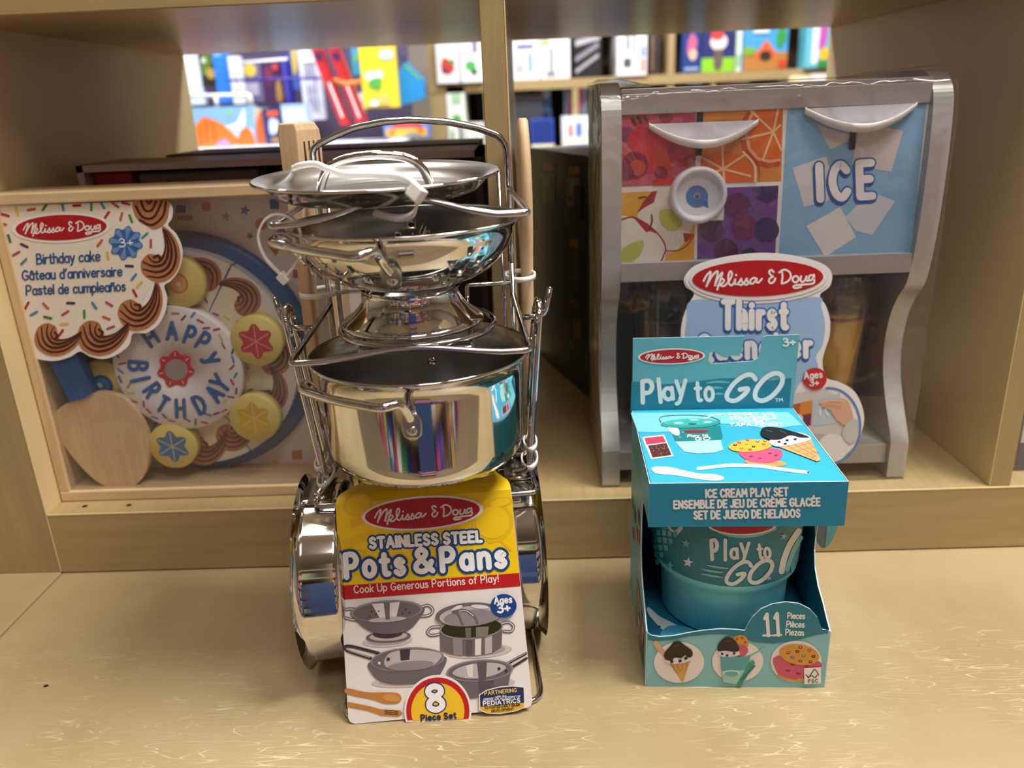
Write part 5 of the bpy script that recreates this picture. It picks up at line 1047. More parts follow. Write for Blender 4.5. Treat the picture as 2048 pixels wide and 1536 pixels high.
A = Art(b, kb, True, .55); A.poly([kb.px(0, 0)] and [(150, 395), (720, 385), (728, 937), (175, 945)], '#e9dfe0', 1)
for k, (x, y, r, c, rt) in enumerate([(413, 413, 10, '#d98a72', 0), (452, 433, 11, '#b597a4', -80), (490, 421, 12, '#4f78b4', -75), (523, 448, 12, '#c76a8c', 0), (500, 472, 9, '#3f7a5c', -60), (564, 456, 10, '#8a6a9c', 0), (583, 500, 11, '#e2c84a', -85), (548, 500, 10, '#c85a3a', 20), (595, 548, 9, '#c05a7c', 0), (594, 910, 10, '#d08050', 0), (553, 926, 9, '#dcc05a', -90), (690, 596, 9, '#dcc05a', -70), (680, 640, 8, '#d6c48a', -70)]):
    if k in (0, 3): A.ell(x, y, r, r, c, 2)
    elif k in (5, 8, 9): A.rect(x-r, y-r, x+r, y+r*.9, c, 2)
    elif k == 7: A.poly([(x-12, y-8), (x+12, y-2), (x+4, y+12)], c, 2)
    else: A.star(x, y, r, c, 2, rot=rt)
A.rect(352, 410, 372, 426, '#5a7aa0', 2); A.rect(540, 398, 558, 418, '#4a6a9c', 2); A.rect(352, 430, 385, 440, '#c08a92', 2)
b.build('back_panel', crate)
b = MB(); wf = yframe(KY+.0042); b.add([wf.at(x, z) for x, z in ((KX0+.009, KZ0+.010), (KX1-.009, KZ0+.010), (KX1-.009, KZ1-.009), (KX0+.009, KZ1-.009))], [(0, 1, 2, 3)], M_window); b.build('clear_window', crate)
# printed corner sleeve
sf = yframe(KY+.0030); b = MB(); A = Art(b, sf, True, .45)
pxz = lambda x, z, y=KY+.0030: (lambda P, w: (1024+FPX*P.dot(CR)/w, 768+FPX*P.dot(CD)/w))(Vector((x, y, z))-CPOS, (Vector((x, y, z))-CPOS).dot(CF))
lt = pxz(KX0+.0095, KZ1-.0098); lb = (72, 722); tr_ = (336, 401)
edge = [(336, 401), (345, 415), (344, 436), (336, 451), (352, 468), (363, 492), (364, 518), (355, 545), (340, 563), (328, 572), (334, 596), (330, 625), (316, 650), (292, 666), (266, 667), (258, 690), (236, 708), (208, 718), (180, 713), (160, 703), (140, 714), (110, 722), (85, 720), (70, 717)]
out = spline([(x, y, 0) for x, y in edge], 4); out = [(p.x, p.y) for p in out]
A.poly([lt]+out, '#f2eeea', 0); b.f = b.f; 
base_poly = [sf.px(*p) for p in [lt]+out]
b = MB(); b.prism(base_poly, sf, -.0005, 0, ink('#f2eeea', .45)); A = Art(b, sf, True, .45)
inn = [(lt[0]+.5, lt[1]+.5)]+[(x-(5 if x > 200 else 2), y-5) for x, y in edge]
A.poly([lt, (300, 404), (300, 470), (318, 540), (292, 590), (262, 640), (200, 680), (120, 690), (64, 682)], '#efe6d6', 1)
SWC, SWD = '#b67a52', '#4a1f16'
def swirl(cx, cy, r, flip, tail, A=A, L=2, dark=SWD, light=SWC, rot=0, sc=1):
    """piped rosette: a round head of dark stripes that sweeps off into a tail"""
    R = RAD(rot); s = -1 if flip else 1
    f = lambda a, b_: (cx+sc*(s*a*math.cos(R)-b_*math.sin(R)), cy+sc*(s*a*math.sin(R)+b_*math.cos(R)))
    k = r
    hd = [(-1.0, .05), (-.82, -.55), (-.35, -.82), (.12, -.68), (.26, -.40), (.30, -.05), (.62, .05), (1.1, -.12), (1.62, -.48), (1.75, -.42), (1.50, .20), (1.02, .70), (.40, .98), (-.25, .95), (-.80, .60)]
    A.blob([f(a*k, b_*k) for a, b_ in hd], light, L)
    for (q, w) in ((((-.86, -.28), (-.66, .38), (-.15, .74), (.5, .72), (1.1, .40), (1.62, -.2)), .085), (((-.62, -.60), (-.50, .10), (-.12, .48), (.42, .50), (1.02, .24), (1.62, -.30)), .10), (((-.28, -.74), (-.30, -.2), (-.05, .22), (.40, .30), (.98, .10), (1.62, -.38)), .10), (((.08, -.62), (-.08, -.3), (.02, .0), (.38, .10), (.95, -.02), (1.62, -.44)), .075)):
        A.stroke([f(a*k, b_*k) for a, b_ in q], w*1.5*k*sc, dark, L+1, True, taper=.35)
    A.stroke([f(.14*k, -.32*k), f(.30*k, -.14*k), f(.20*k, -.02*k)], .13*k*sc, dark, L+2, True)
swirl(105, 676, 36, False, 0, rot=2); swirl(195, 672, 40, False, 0, rot=-8)
swirl(275, 622, 40, False, 0, rot=-42); swirl(318, 524, 40, False, 0, rot=-68)
A.blob([(270, 401), (334, 401), (338, 420), (332, 444), (310, 458), (285, 446), (270, 430)], SWC, 2)
for q in ([(282, 401), (290, 420), (304, 420), (312, 403)], [(272, 412), (286, 434), (308, 434), (324, 403)], [(280, 440), (304, 450), (326, 432), (332, 405)], [(294, 402), (298, 407), (303, 402)]): A.stroke(q, 5, SWD, 3, True)
A.maker(123, 455, 91, 25.5, -2.2, 1.09, 3)
A.flower(252, 486, 31, '#3568b0', 3, 8, .12, 10)
for k in range(8):
    a = RAD(k*45+10); A.poly([(252+4*math.cos(a), 486+4*math.sin(a)), (252+30*math.cos(a-.2), 486+30*math.sin(a-.2)), (252+33*math.cos(a), 486+33*math.sin(a)), (252+30*math.cos(a+.2), 486+30*math.sin(a+.2))], '#7299cc', 4)
A.text('3+', (239, 494), (268, 491), 16, 2.6, '#f2f2f4', 5)
TB = '#1d5590'
A.text('Birthday cake', (73, 528), (202, 521), 19.5, 3.2, TB, 3, track=.2); A.text("Gâteau d'anniversaire", (44, 560), (246, 551), 18.5, 3.2, TB, 3, track=.2); A.text('Pastel de cumpleaños', (52, 590), (253, 581), 18.5, 3.2, TB, 3, track=.2)
SPK = [(11, 430, 15, '#b3222c'), (34, 423, 70, '#e0c24a'), (63, 419, -10, '#c05a3a'), (90, 414, -55, '#3f7a4a'), (126, 413, 80, '#4f86b4'), (154, 411, -3, '#b3222c'), (183, 413, 90, '#4a8a54'), (205, 410, 60, '#4f86b4'), (231, 410, 35, '#b84a6a'), (252, 407, 15, '#b3222c'), (214, 430, -55, '#b3222c'), (243, 433, -78, '#c8643a'), (262, 437, 68, '#4a8a54'), (19, 477, 72, '#3f7a4a'), (49, 491, 25, '#4a2a5a'), (33, 507, -30, '#b84a6a'), (48, 523, -45, '#4f86b4'), (200, 486, -52, '#c8643a'), (216, 511, 80, '#e0c24a'), (290, 471, -42, '#5a90c0'), (302, 487, 90, '#b84a6a'), (259, 532, 3, '#4a2a5a'), (268, 554, -52, '#4f86b4'), (279, 569, -45, '#e0c24a'), (270, 586, 62, '#b3222c'), (54, 611, -62, '#b3222c'), (92, 612, 45, '#c8643a'), (142, 606, 2, '#4a2a5a'), (189, 611, 55, '#4f86b4'), (219, 608, 32, '#b84a6a'), (68, 627, -30, '#4f86b4'), (96, 635, 14, '#3f7a4a'), (131, 626, -32, '#b84a6a'), (169, 628, 88, '#4a8a54'), (213, 636, 22, '#c8643a'), (129, 648, -6, '#e0c24a'), (222, 655, -20, '#b84a6a'), (122, 666, -55, '#b3222c'), (6, 448, 10, '#c8643a')]
for x, y, a, c in SPK: A.stroke([(x-7*math.cos(RAD(a)), y-7*math.sin(RAD(a))), (x+7*math.cos(RAD(a)), y+7*math.sin(RAD(a)))], 5, c, 3)
b.build('printed_sleeve', crate)
# --- plate, cake slices, centre disc
CK = Vector((-.331, 0, .197))
plate = thing('cake_plate', 'round blue painted wooden plate under the toy cake', 'plate', (CK.x, .742, CK.z-.12))
b = MB(); b.lathe([(0, .7460), (.1205, .7460), (.1215, .7440), (.1205, .7385), (.1170, .7370), (0, .7370)], grain('blue_painted_wood', '#2f5f9e', '#27528c', 0, 40, 6, .45, .03), 96, (CK.x, 0, CK.z), 'y'); b.build('disc', plate)
M_cake = ink('#e6e2e2', .45)
SL = [(57, 117), (-3, 57), (-63, -3), (-123, -63), (-183, -123), (117, 177)]
LB = ['toy cake slice at the top of the cake under the orange dotted topping', 'toy cake slice at the upper right of the cake under the red star topping', 'toy cake slice at the lower right of the cake under the yellow star topping', 'toy cake slice at the bottom of the cake under the blue star topping', 'toy cake slice at the left of the cake behind the server', 'toy cake slice at the upper left, almost hidden by the printed sleeve']
SWL = [[(408, 552, -161)], [(488, 598, -135), (549, 716, -96)], [(540, 792, -75), (466, 868, -42)], [(407, 896, -23)], [(188, 735, 75)], []]
yc_ = .7235; cfm = yframe(yc_)
def sect(r0, r1, a0, a1, n=12):
    return [(CK.x+r1*math.cos(RAD(a0+(a1-a0)*i/n)), CK.z+r1*math.sin(RAD(a0+(a1-a0)*i/n))) for i in range(n+1)]+([(CK.x+r0*math.cos(RAD(a1-(a1-a0)*i/n)), CK.z+r0*math.sin(RAD(a1-(a1-a0)*i/n))) for i in range(n+1)] if r0 > 0 else [(CK.x, CK.z)])
for (a0, a1), lb_ in zip(SL, LB):
    m = RAD((a0+a1)/2); b = MB(); b.prism(sect(.012, .1075, a0+.5, a1-.5), cfm, -.0125, 0, M_cake)
    A = Art(b, cfm, False, .45)
    A.poly(sect(.02, .099, a0+1.2, a1-1.2), '#ede0c4', 1)
    Ap = Art(b, cfm, True, .45)
    for sx_, sy_, ro in SWL[SL.index((a0, a1))]: swirl(sx_, sy_, 35, False, 0, A=Ap, L=2, dark='#5a2a20', light='#b0734f', rot=ro)
    for i in range(6):
        rr, a = .066-.004*(i % 3), m+RAD(-24+i*9.5); x, z = CK.x+rr*math.cos(a), CK.z+rr*math.sin(a); t = random.random()*3.1
        A.stroke([(x-.0026*math.cos(t), z-.0026*math.sin(t)), (x+.0026*math.cos(t), z+.0026*math.sin(t))], .0017, ['#c04a54', '#5a8ab4', '#c8743a', '#4a8a54', '#d8c04a', '#8a4a6a'][i], 3)
    s = tag(b.build('cake_slice', None, .0008), lb_, 'toy cake slice', 'toy cake slices'); 
DX, DZ = -.333, .1935
b = MB(); b.lathe([(0, .7110), (.0125, .7110), (.0125, .7090), (.0602, .7090), (.0612, .7098), (.0612, .7230), (0, .7230)], ink('#ebe7ea', .4), 96, (DX, 0, DZ), 'y')
dfm = yframe(.7090); A = Art(b, dfm, True, .4)
A.flower(352, 738, 36, '#e8a8a0', 1, 7, .10, 10); A.flower(352, 738, 34, '#c8243a', 2, 7, .10, 10)
for k in range(7):
    a = RAD(k*51.4+10); A.stroke([(352+27*math.cos(a), 738+27*math.sin(a)), (352+33*math.cos(a), 738+33*math.sin(a))], 2.2, '#f0c8c4', 3)
A.ell(353, 739, 23, 21, '#9f9a98', 4)
HB = '#1f5aa6'
def lett(ch, p0, p1, h, w=5.2):
    A.text(ch, p0, p1, h, w+2.2, '#17407c', 4); A.text(ch, p0, p1, h, w, '#2f70bc', 5)
for ch, p0, p1, h in (('H', (300, 695), (321, 680), 33), ('A', (331, 678), (357, 678), 33), ('P', (364, 682), (386, 690), 33), ('P', (388, 690), (408, 703), 33), ('y', (410, 712), (421, 733), 34), ('B', (295, 722), (293, 746), -36), ('I', (298, 751), (300, 760), -36), ('R', (312, 762), (324, 780), -32), ('T', (325, 790), (342, 800), -30), ('H', (349, 800), (372, 799), -34), ('D', (381, 798), (402, 787), -36), ('A', (408, 786), (424, 766), -34), ('Y', (418, 765), (434, 745), -38)):
    if h < 0: h = -h; d = Vector((p1[0]-p0[0], p1[1]-p0[1])).normalized(); up = Vector((d.y, -d.x)); p0 = (p0[0]-up.x*h, p0[1]-up.y*h); p1 = (p1[0]-up.x*h, p1[1]-up.y*h)
    lett(ch, p0, p1, h)
rs = random.Random(3); cols = ['#c03a4a', '#5a8ac0', '#7a4a6a', '#c8743a', '#d8c84a', '#b84a5a', '#8a4a7a']
for k in range(44):
    a = RAD(k*8.18); r = .0545+.004*((k*7) % 3-1)*.7; x, z = DX+r*math.cos(a), DZ+r*math.sin(a); t = rs.random()*3.1
    A2 = Art(b, dfm, False, .4); A2.stroke([(x-.0028*math.cos(t), z-.0028*math.sin(t)), (x+.0028*math.cos(t), z+.0028*math.sin(t))], .0019, cols[k % 7], 2)
tag(b.build('cake_centre', None), 'round white centre of the toy cake lettered HAPPY BIRTHDAY in blue around a red flower', 'toy cake centre')
# --- biscuits (cake toppings)
def biscuit(px, py, r, lab, art, y=.7085):
    P = ony(px, py, y); b = MB(); b.lathe([(0, y), (r-.001, y), (r, y+.0012), (r, y+.0125), (0, y+.0125)], ink('#e6d27a', .42), 56, (P.x, 0, P.z), 'y')
    A = Art(b, yframe(y), False, .42); art(A, P.x, P.z, r); tag(b.build('cake_topping', None), lab, 'toy cake topping', 'toy cake toppings')
def starart(c, hi):
    def f(A, x, z, r):
        A.flower(x, z, r*.60, c, 1, 6, .17, 30)
        for k in range(6): a = RAD(60*k+30); A.stroke([(x, z), (x+r*.62*math.cos(a), z+r*.62*math.sin(a))], r*.05, hi, 2)
    return f
biscuit(512, 683, .0243, 'pale yellow wooden topping with a red star, at the right of the cake', starart('#c23a46', '#e8948e'))
biscuit(508, 837, .0243, 'pale yellow wooden topping with a yellow star, at the lower right of the cake', starart('#dcb83c', '#f0d878'))
biscuit(345, 893, .0236, 'pale yellow wooden topping with a blue star, at the bottom of the cake', starart('#3f76b4', '#b9c8c4'))
def ora(A, x, z, r): A.ell(x-.001, z, r*.42, r*.42, '#d98a4a', 1); A.ell(x, z, r*.3, r*.3, '#eab06a', 2); A.ell(x, z-.001, r*.1, r*.1, '#f6e0b8', 3); A.blob([(x-r*.75, z-r*.4), (x-r*.5, z-r*.1), (x-r*.45, z-r*.5)], '#4a8a54', 1)
biscuit(357, 566, .0236, 'pale yellow wooden topping with an orange dot, at the top of the cake', ora, .7100)
def blu(A, x, z, r): A.ell(x, z, r*.42, r*.42, '#1f4f94', 1); A.ell(x, z, r*.30, r*.30, '#3f7abc', 2); A.ell(x-r*.1, z+r*.0, r*.11, r*.11, '#cfdcec', 3)
biscuit(205, 770, .0243, 'pale yellow wooden topping with a blue dot, half hidden behind the cake server', blu, .7165)
# --- server
srv = thing('cake_server', 'wooden cake server with a blue handle, lying diagonally over the toy cake', 'cake server', (-.42, .705, .069))
pf = yframe(.7040); P_ = lambda *pp: [pf.px(*p) for p in pp]
pad = [(x, y, 0) for x, y in P_((148, 803), (188, 786), (222, 788), (252, 800), (280, 835), (296, 878), (297, 920), (288, 950), (268, 973), (240, 981), (216, 975), (186, 957), (150, 920), (125, 885), (109, 850), (112, 825), (128, 810))]
b = MB(); b.prism([(p.x, p.y) for p in spline(pad, 5, True)], pf, -.0075, 0, M_paddle); b.build('blade', srv, .0015)
b = MB(); M_hb = grain('blue_handle_paint', '#1f5aa4', '#1a4d92', 2, 40, 6, .4, .02)
b.prism(P_((98, 712), (150, 690), (188, 785), (170, 796), (143, 802)), pf, -.0095, .0030, M_hb); b.build('handle', srv, .0022)
# ================================================================ dark cartons behind
b = MB(); fr = yframe(.800)
bx = thing('window_carton', 'long dark brown carton with an open window, standing behind the toy cake crate', 'box', (-.24, .83, ZU))
zt2 = ony(500, 318, .80).z
M_brn = ink('#4a3d3c', .45); M_mauve = ink('#b7a6a4', .45)
x0, x1 = -.4385, -.0415
b = MB(); b.box(x0, x1, .80, .90, ZU+.0004, ZU+.05, M_brn); b.box(x0, x0+.0065, .80, .90, ZU+.05, zt2, M_mauve); b.box(x1-.0065, x1, .80, .90, ZU+.05, zt2, M_brn); b.box(x0, x1, .80, .90, zt2-.0065, zt2, M_mauve); b.box(x0+.007, x1-.007, .862, .868, ZU+.05, zt2-.007, ink('#2b2220', .5)); b.build('carton_shell', bx)
P1, P2_ = ony(190, 345, .82), ony(276, 400, .82)
b = MB(); b.box(P1.x, P2_.x, .815, .858, ZU+.06, P1.z, ink('#b3202c', .4)); b.build('inner_pack', bx, .002, label='red inner pack')
P1, P2_ = ony(278, 346, .83), ony(520, 352, .83)
b = MB(); b.box(P1.x, P2_.x, .825, .858, ZU+.06, P1.z, ink('#8d8488', .4)); b.build('inner_pack', bx, .003, label='grey inner pack')
P1 = ony(178, 350, .825); b = MB(); b.box(P1.x-.004, P1.x+.010, .82, .858, ZU+.06, P1.z, ink('#a9a4a8', .4)); b.build('inner_pack', bx, .003, label='pale grey inner pack')
b = MB(); z2 = ony(500, 303, .92).z; b.box(-.398, -.05, .915, 1.03, ZU+.0004, z2, ink('#2f2624', .5)); tag(b.build('carton', None, .001), 'flat dark carton edge rising behind the window carton in the left cubby', 'box')
# dark picture box in the right cubby, turned at an angle
nb = thing('toy_box', 'tall near-black toy box with dim yellow pictures, turned sideways in the right cubby', 'box', (.11, 1.03, ZU))
p0 = onz(1068, 700, ZU); p1 = onz(1186, 804, ZU); p0.z = p1.z = 0; d = (p1-p0).normalized(); nn_ = Vector((-d.y, d.x, 0)); nn_ = nn_ if nn_.x > 0 else -nn_
L_ = (p1-p0).length
nf = Frame((p0.x, p0.y, ZU+.0004), d, (0, 0, 1)); ht = onplane(1150, 310, nf.o, nf.n).z-ZU
b = MB(); b.prism([(0, 0), (L_, 0), (L_, ht), (0, ht)], nf, -.11, 0, M_navy)
A = Art(b, nf, True, .4); A.E = .0003
for x, y in ((1098, 335), (1148, 342)): A.rect(x-10, y-8, x+12, y+6, '#c48f26', 1); A.rect(x-14, y+12, x+12, y+70, '#8a8674', 1); A.rect(x-8, y+20, x+4, y+40, '#9aa58c', 2)
A.rect(1150, 370, 1164, 440, '#0b0c0f', 3); A.rect(1140, 480, 1158, 496, '#b8682a', 1); A.rect(1136, 500, 1160, 560, '#4a463e', 1); A.rect(1148, 640, 1162, 678, '#8a6428', 1); A.rect(1138, 600, 1156, 616, '#7a3420', 1); A.ell(1142, 398, 5, 5, '#8a3a2a', 4)
tf2 = Frame((p0.x, p0.y, ZU+ht+.0006), d, nn_ if d.cross(nn_).z > 0 else -nn_); A = Art(b, tf2, False, .35)
sg = 1 if d.cross(nn_).z > 0 else -1
A.poly([(0, 0), (L_, 0), (L_, sg*.11), (0, sg*.11)], '#3d4f86', 1)
for k in range(5): A.poly([(L_*k/5+.004, sg*.01), (L_*k/5+.022, sg*.01), (L_*k/5+.03, sg*.05), (L_*k/5+.012, sg*.05)], '#c9b95a', 2)
b.build('carton_body', nb)
# ================================================================ silver toy drink dispenser
GX0, GX1, GY = .0650, .3520, .6905; TH = .0165; IX0, IX1 = GX0+TH, GX1-TH
dp = thing('toy_drink_dispenser', 'silver wooden toy drink and ice dispenser with fruit pictures, shrink-wrapped, in the right cubby', 'toy', (.2085, .75, ZU))
prof = [(GY+.001, .0660), (GY+.0005, .1030), (GY+.004, .1095), (GY+.012, .1220), (GY+.0235, .1400), (GY+.034, .1620), (GY+.0385, .1900), (GY+.0335, .2180), (GY+.0235, .2370), (GY+.0125, .2500), (GY+.0065, .2650), (GY+.0020, .2950), (GY+.0005, .3300), (GY+.0010, .3700), (GY+.0040, .4040), (GY+.0100, .4180), (GY+.0210, .4275), (GY+.034, .4305), (GY+.130, .4305), (GY+.140, .4250), (GY+.1430, .4150), (GY+.1430, .0780), (GY+.140, .0680), (GY+.135, .0660)]
sp = [(p.x, p.y) for p in spline([(a, b_, 0) for a, b_ in prof[1:18]], 4)]; poly = [prof[0]]+sp+prof[18:]
for x0 in (GX0, GX1-TH):
    fr = Frame((x0, 0, 0), (0, 1, 0), (0, 0, 1)); b = MB(); b.prism(poly, fr, 0, TH, M_silver, M_silver2); b.build('side_panel', dp, .0015)
for zf in (.0652,):
    for x in (GX0+.008, GX1-.008):
        b = MB(); b.lathe([(0, .0654), (.005, .0654), (.005, .0664), (0, .0664)], M_dark, 16, (x, GY+.012, 0)); b.build('foot_pad', dp)
b = MB(); b.box(IX0, IX1, GY+.0080, GY+.022, .4045, .4210, M_silver); b.build('top_rail', dp, .0008)
b = MB(); b.box(IX0, IX1, GY+.0080, GY+.138, .4212, .4250, M_silver); b.build('top_panel', dp, .0005)
b = MB(); b.box(IX0, IX1, GY+.0050, GY+.030, .2640, .2815, M_silver); b.build('middle_rail', dp, .0008)
b = MB(); b.box(IX0, IX1, GY+.0065, GY+.138, .0800, .0990, M_silver); b.build('base_panel', dp, .0008)
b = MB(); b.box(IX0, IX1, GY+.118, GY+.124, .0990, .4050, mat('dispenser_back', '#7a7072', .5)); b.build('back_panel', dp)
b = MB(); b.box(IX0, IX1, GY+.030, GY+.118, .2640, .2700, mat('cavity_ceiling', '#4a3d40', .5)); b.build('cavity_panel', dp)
gy = GY+.0100; gf = yframe(gy)
b = MB(); b.box(IX0+.0002, IX1-.0002, gy, gy+.006, .2817, .4043, ink('#e9e6e6', .35))
A = Art(b, gf, True, .35)
# berry quarter
A.poly([(1240, 226), (1391, 220), (1390, 368), (1239, 374)], '#c4586e', 1)
for x, y, r, c, L in ((1282, 246, 14, '#c8415a', 2), (1332, 232, 14, '#8f3550', 2), (1253, 268, 15, '#7d3a5c', 3), (1285, 280, 28, '#c02a3c', 3), (1318, 282, 24, '#c8324a', 3), (1300, 312, 34, '#cf3a44', 3), (1330, 315, 24, '#cf4a3a', 4), (1365, 303, 31, '#a82a50', 4), (1270, 330, 27, '#8a2a48', 4), (1275, 335, 16, '#c0452e', 5), (1322, 345, 13, '#8a2444', 6), (1330, 368, 24, '#c8323a', 5), (1377, 240, 11, '#b04a60', 2), (1252, 345, 16, '#7d2a48', 5)):
    if y+r > 372: A.poly([(x-r, 371), (x-r*.9, y-r*.3), (x-r*.3, y-r*.8), (x+r*.3, y-r*.8), (x+r*.9, y-r*.3), (x+r, 370)], c, L)
    else: A.ell(x, y, r, r, c, L)
for q in ((1265, 238), (1276, 234), (1288, 231)): A.stroke([q, (q[0]+6, q[1]+10)], 6, '#4a4a2c', 4)
# orange quarter
A.poly([(1400, 219), (1566, 213), (1562, 362), (1399, 367)], '#d98a42', 1)
A.poly([(1498, 217), (1484, 240), (1478, 270), (1486, 305), (1506, 328), (1535, 336), (1560, 332), (1563, 216)], '#c8502c', 2)
A.poly([(1506, 217), (1494, 242), (1489, 268), (1496, 300), (1514, 320), (1538, 326), (1561, 322), (1564, 216)], '#e8a878', 3)
A.poly([(1512, 217), (1500, 244), (1496, 268), (1502, 296), (1518, 314), (1540, 319), (1561, 316), (1564, 216)], '#dd6a2c', 4)
for q in ((1498, 218), (1484, 278), (1525, 320), (1562, 300), (1560, 250), (1556, 218)): A.stroke([(1546, 264), q], 4.5, '#efc090', 5)
A.poly([(1400, 318), (1440, 300), (1480, 310), (1508, 335), (1514, 363), (1399, 367)], '#dd6a2c', 5); A.stroke([(1486, 304), (1508, 330), (1510, 363)], 5, '#efc8a0', 6, True); A.stroke([(1494, 300), (1516, 330), (1518, 362)], 2.5, '#b8482c', 6, True)
for q in ((1402, 314), (1444, 292), (1488, 310), (1500, 352), (1448, 364), (1402, 352)): A.stroke([(1446, 338), q], 4.5, '#efc090', 7)
# apple quarter
A.poly([(1238, 386), (1390, 378), (1388, 524), (1237, 530)], '#e2a83a', 1)
A.blob([(1275, 432), (1290, 405), (1312, 382), (1352, 381), (1384, 384), (1388, 440), (1372, 480), (1345, 504), (1310, 500), (1290, 470)], '#e4ded6', 2)
A.poly([(1273, 428), (1286, 404), (1304, 383), (1314, 382), (1308, 404), (1284, 418)], '#a8242e', 3); A.poly([(1366, 466), (1388, 468), (1376, 482), (1369, 484)], '#a8242e', 3)
A.stroke([(1388, 470), (1376, 488), (1358, 500), (1332, 502)], 2.5, '#a8242e', 3, True)
A.blob([(1238, 440), (1260, 434), (1288, 445), (1316, 462), (1330, 490), (1328, 522), (1300, 527), (1238, 528)], '#e9e4dc', 4)
A.stroke([(1240, 440), (1264, 434), (1290, 446), (1318, 470), (1331, 497), (1320, 526)], 3, '#a8242e', 5, True); A.poly([(1268, 436), (1294, 446), (1316, 468), (1300, 462), (1292, 464)], '#a8242e', 5)
A.stroke([(1278, 396), (1290, 394), (1303, 404)], 3, '#5a4434', 5, True); A.stroke([(1303, 430), (1304, 442), (1300, 454)], 3.4, '#5a4434', 6, True)
A.blob([(1320, 420), (1348, 420), (1362, 436), (1362, 454), (1340, 462), (1322, 446)], '#b9c45a', 4); A.blob([(1284, 480), (1282, 505), (1262, 524), (1242, 524), (1246, 496)], '#b9c45a', 6)
# grape quarter
A.poly([(1396, 377), (1557, 371), (1550, 516), (1394, 523)], '#6a4590', 1)
for x, y, r, c in ((1474, 411, 26, '#5a2a58'), (1488, 455, 26, '#6a2a5c'), (1423, 460, 24, '#432a5c'), (1533, 460, 25, '#3a2a5e'), (1452, 503, 25, '#54264e')): A.ell(x, y, r, r, c, 2)
A.poly([(1504, 374), (1556, 372), (1554, 398), (1534, 407), (1512, 398)], '#2f2a5a', 2); A.poly([(1474, 519), (1486, 500), (1502, 495), (1516, 504), (1520, 517)], '#2f2a56', 3)
# dividing lines come from the white panel itself; ice side
A.poly([(1575, 212), (1853, 203), (1822, 514), (1557, 521)], '#86b9de', 1)
for pts, c in (([(1635, 250), (1700, 270), (1698, 282), (1660, 299)], '#cfcdc8'), ([(1716, 262), (1762, 252), (1806, 262), (1782, 344), (1704, 330)], '#d3cdca'), ([(1585, 336), (1652, 312), (1672, 380), (1655, 402), (1608, 414)], '#d6d6da'), ([(1690, 434), (1742, 384), (1790, 402), (1744, 470), (1712, 462)], '#cfd6de'), ([(1612, 452), (1680, 414), (1712, 474), (1650, 514)], '#e0e0e2')): A.poly(pts, c, 2)
A.text('ICE', (1632, 398), (1752, 391), 66, 16, '#f0eef2', 6, out=('#2a66b4', 22, 4), drop=('#2a5ea8', 22, 3, (-2, 5)), skew=.02, track=.55)
b.build('picture_panel', dp)
for pts in ([(1393, 222), (1406, 222), (1403, 310), (1390, 311)], [(1700, 250), (1712, 249), (1708, 299), (1696, 299)]):
    b = MB(); A = Art(b, gf, True, .8, base=.0013); A.poly(pts, '#2a2624', 1); b.build('slot', dp)
b = MB(); A = Art(b, gf, True, .5, base=.0013); A.poly([(1391, 312), (1401, 312), (1400, 340), (1390, 340)], '#d8d4d4', 1); b.build('slot_cover', dp)
def pull(name, a, m, c, dep):
    """shallow smile-shaped handle that stands out from the panel"""
    A_, M_, C_ = (Vector(gf.px(*p)) for p in (a, m, c)); b = MB(); n = 24
    rows = []
    for i in range(n+1):
        t = i/n; P = (1-t)**2*A_+2*t*(1-t)*M_+t*t*C_; bow = math.sin(math.pi*t); h = .0045+.0085*bow; w = .0030+.0022*bow
        lo = P-Vector((0, w)); rows.append([(P, .0015), (P+Vector((0, .0012)), h), (P, h+.0006), (lo, h-.0008), (lo-Vector((0, .0008)), h*.5), (lo, .0015)])
    vs = [gf.at(p.x, p.y, h) for r in rows for p, h in r]; k = 6
    fs = [(i*k+j, i*k+(j+1) % k, (i+1)*k+(j+1) % k, (i+1)*k+j) for i in range(n) for j in range(k)]
    b.add(vs, fs, M_white, True)
    topc = [gf.at(*((A_*(1-i/12)+C_*(i/12))), .0016) for i in range(13)]; edge_ = [gf.at(rows[2*i][0][0].x, rows[2*i][0][0].y, .0016+.002*math.sin(math.pi*i/12)) for i in range(13)]
    b.add(topc+edge_, [(i, 13+i, 14+i, i+1) for i in range(12)], mat('white_plastic_recess', '#d5d5de', .4), True)
    b.build(name, dp)
pull('lever', (1297, 248), (1406, 318), (1514, 240), 0); pull('lever', (1607, 217), (1722, 286), (1830, 206), 0)
# round dispensing dial
P = ony(1394, 389, gy); b = MB(); b.lathe([(.0240, gy), (.0240, gy-.0075), (.0225, gy-.0095), (.0200, gy-.0095), (.0188, gy-.0060), (.0180, gy-.0035), (0, gy-.0035)], mat('frosted_white', '#d5d9e2', .35), 56, (P.x, 0, P.z), 'y')
f2 = yframe(gy-.0036); A = Art(b, f2, True, .4); A.ell(1394, 393, 22, 22, '#3f7ab8', 1); A.poly([(1404, 410), (1417, 416), (1415, 398)], '#3f7ab8', 1); A.ell(1394, 392, 7, 7, '#8a93a4', 2); A.ell(1394, 393, 4, 4, '#4a5568', 3)
b.box(P.x+.004, P.x+.0232, gy-.0030, gy-.0002, P.z-.0225, P.z-.002, mat('frosted_white', '#d5d9e2', .35)); b.build('dial', dp, .0008)
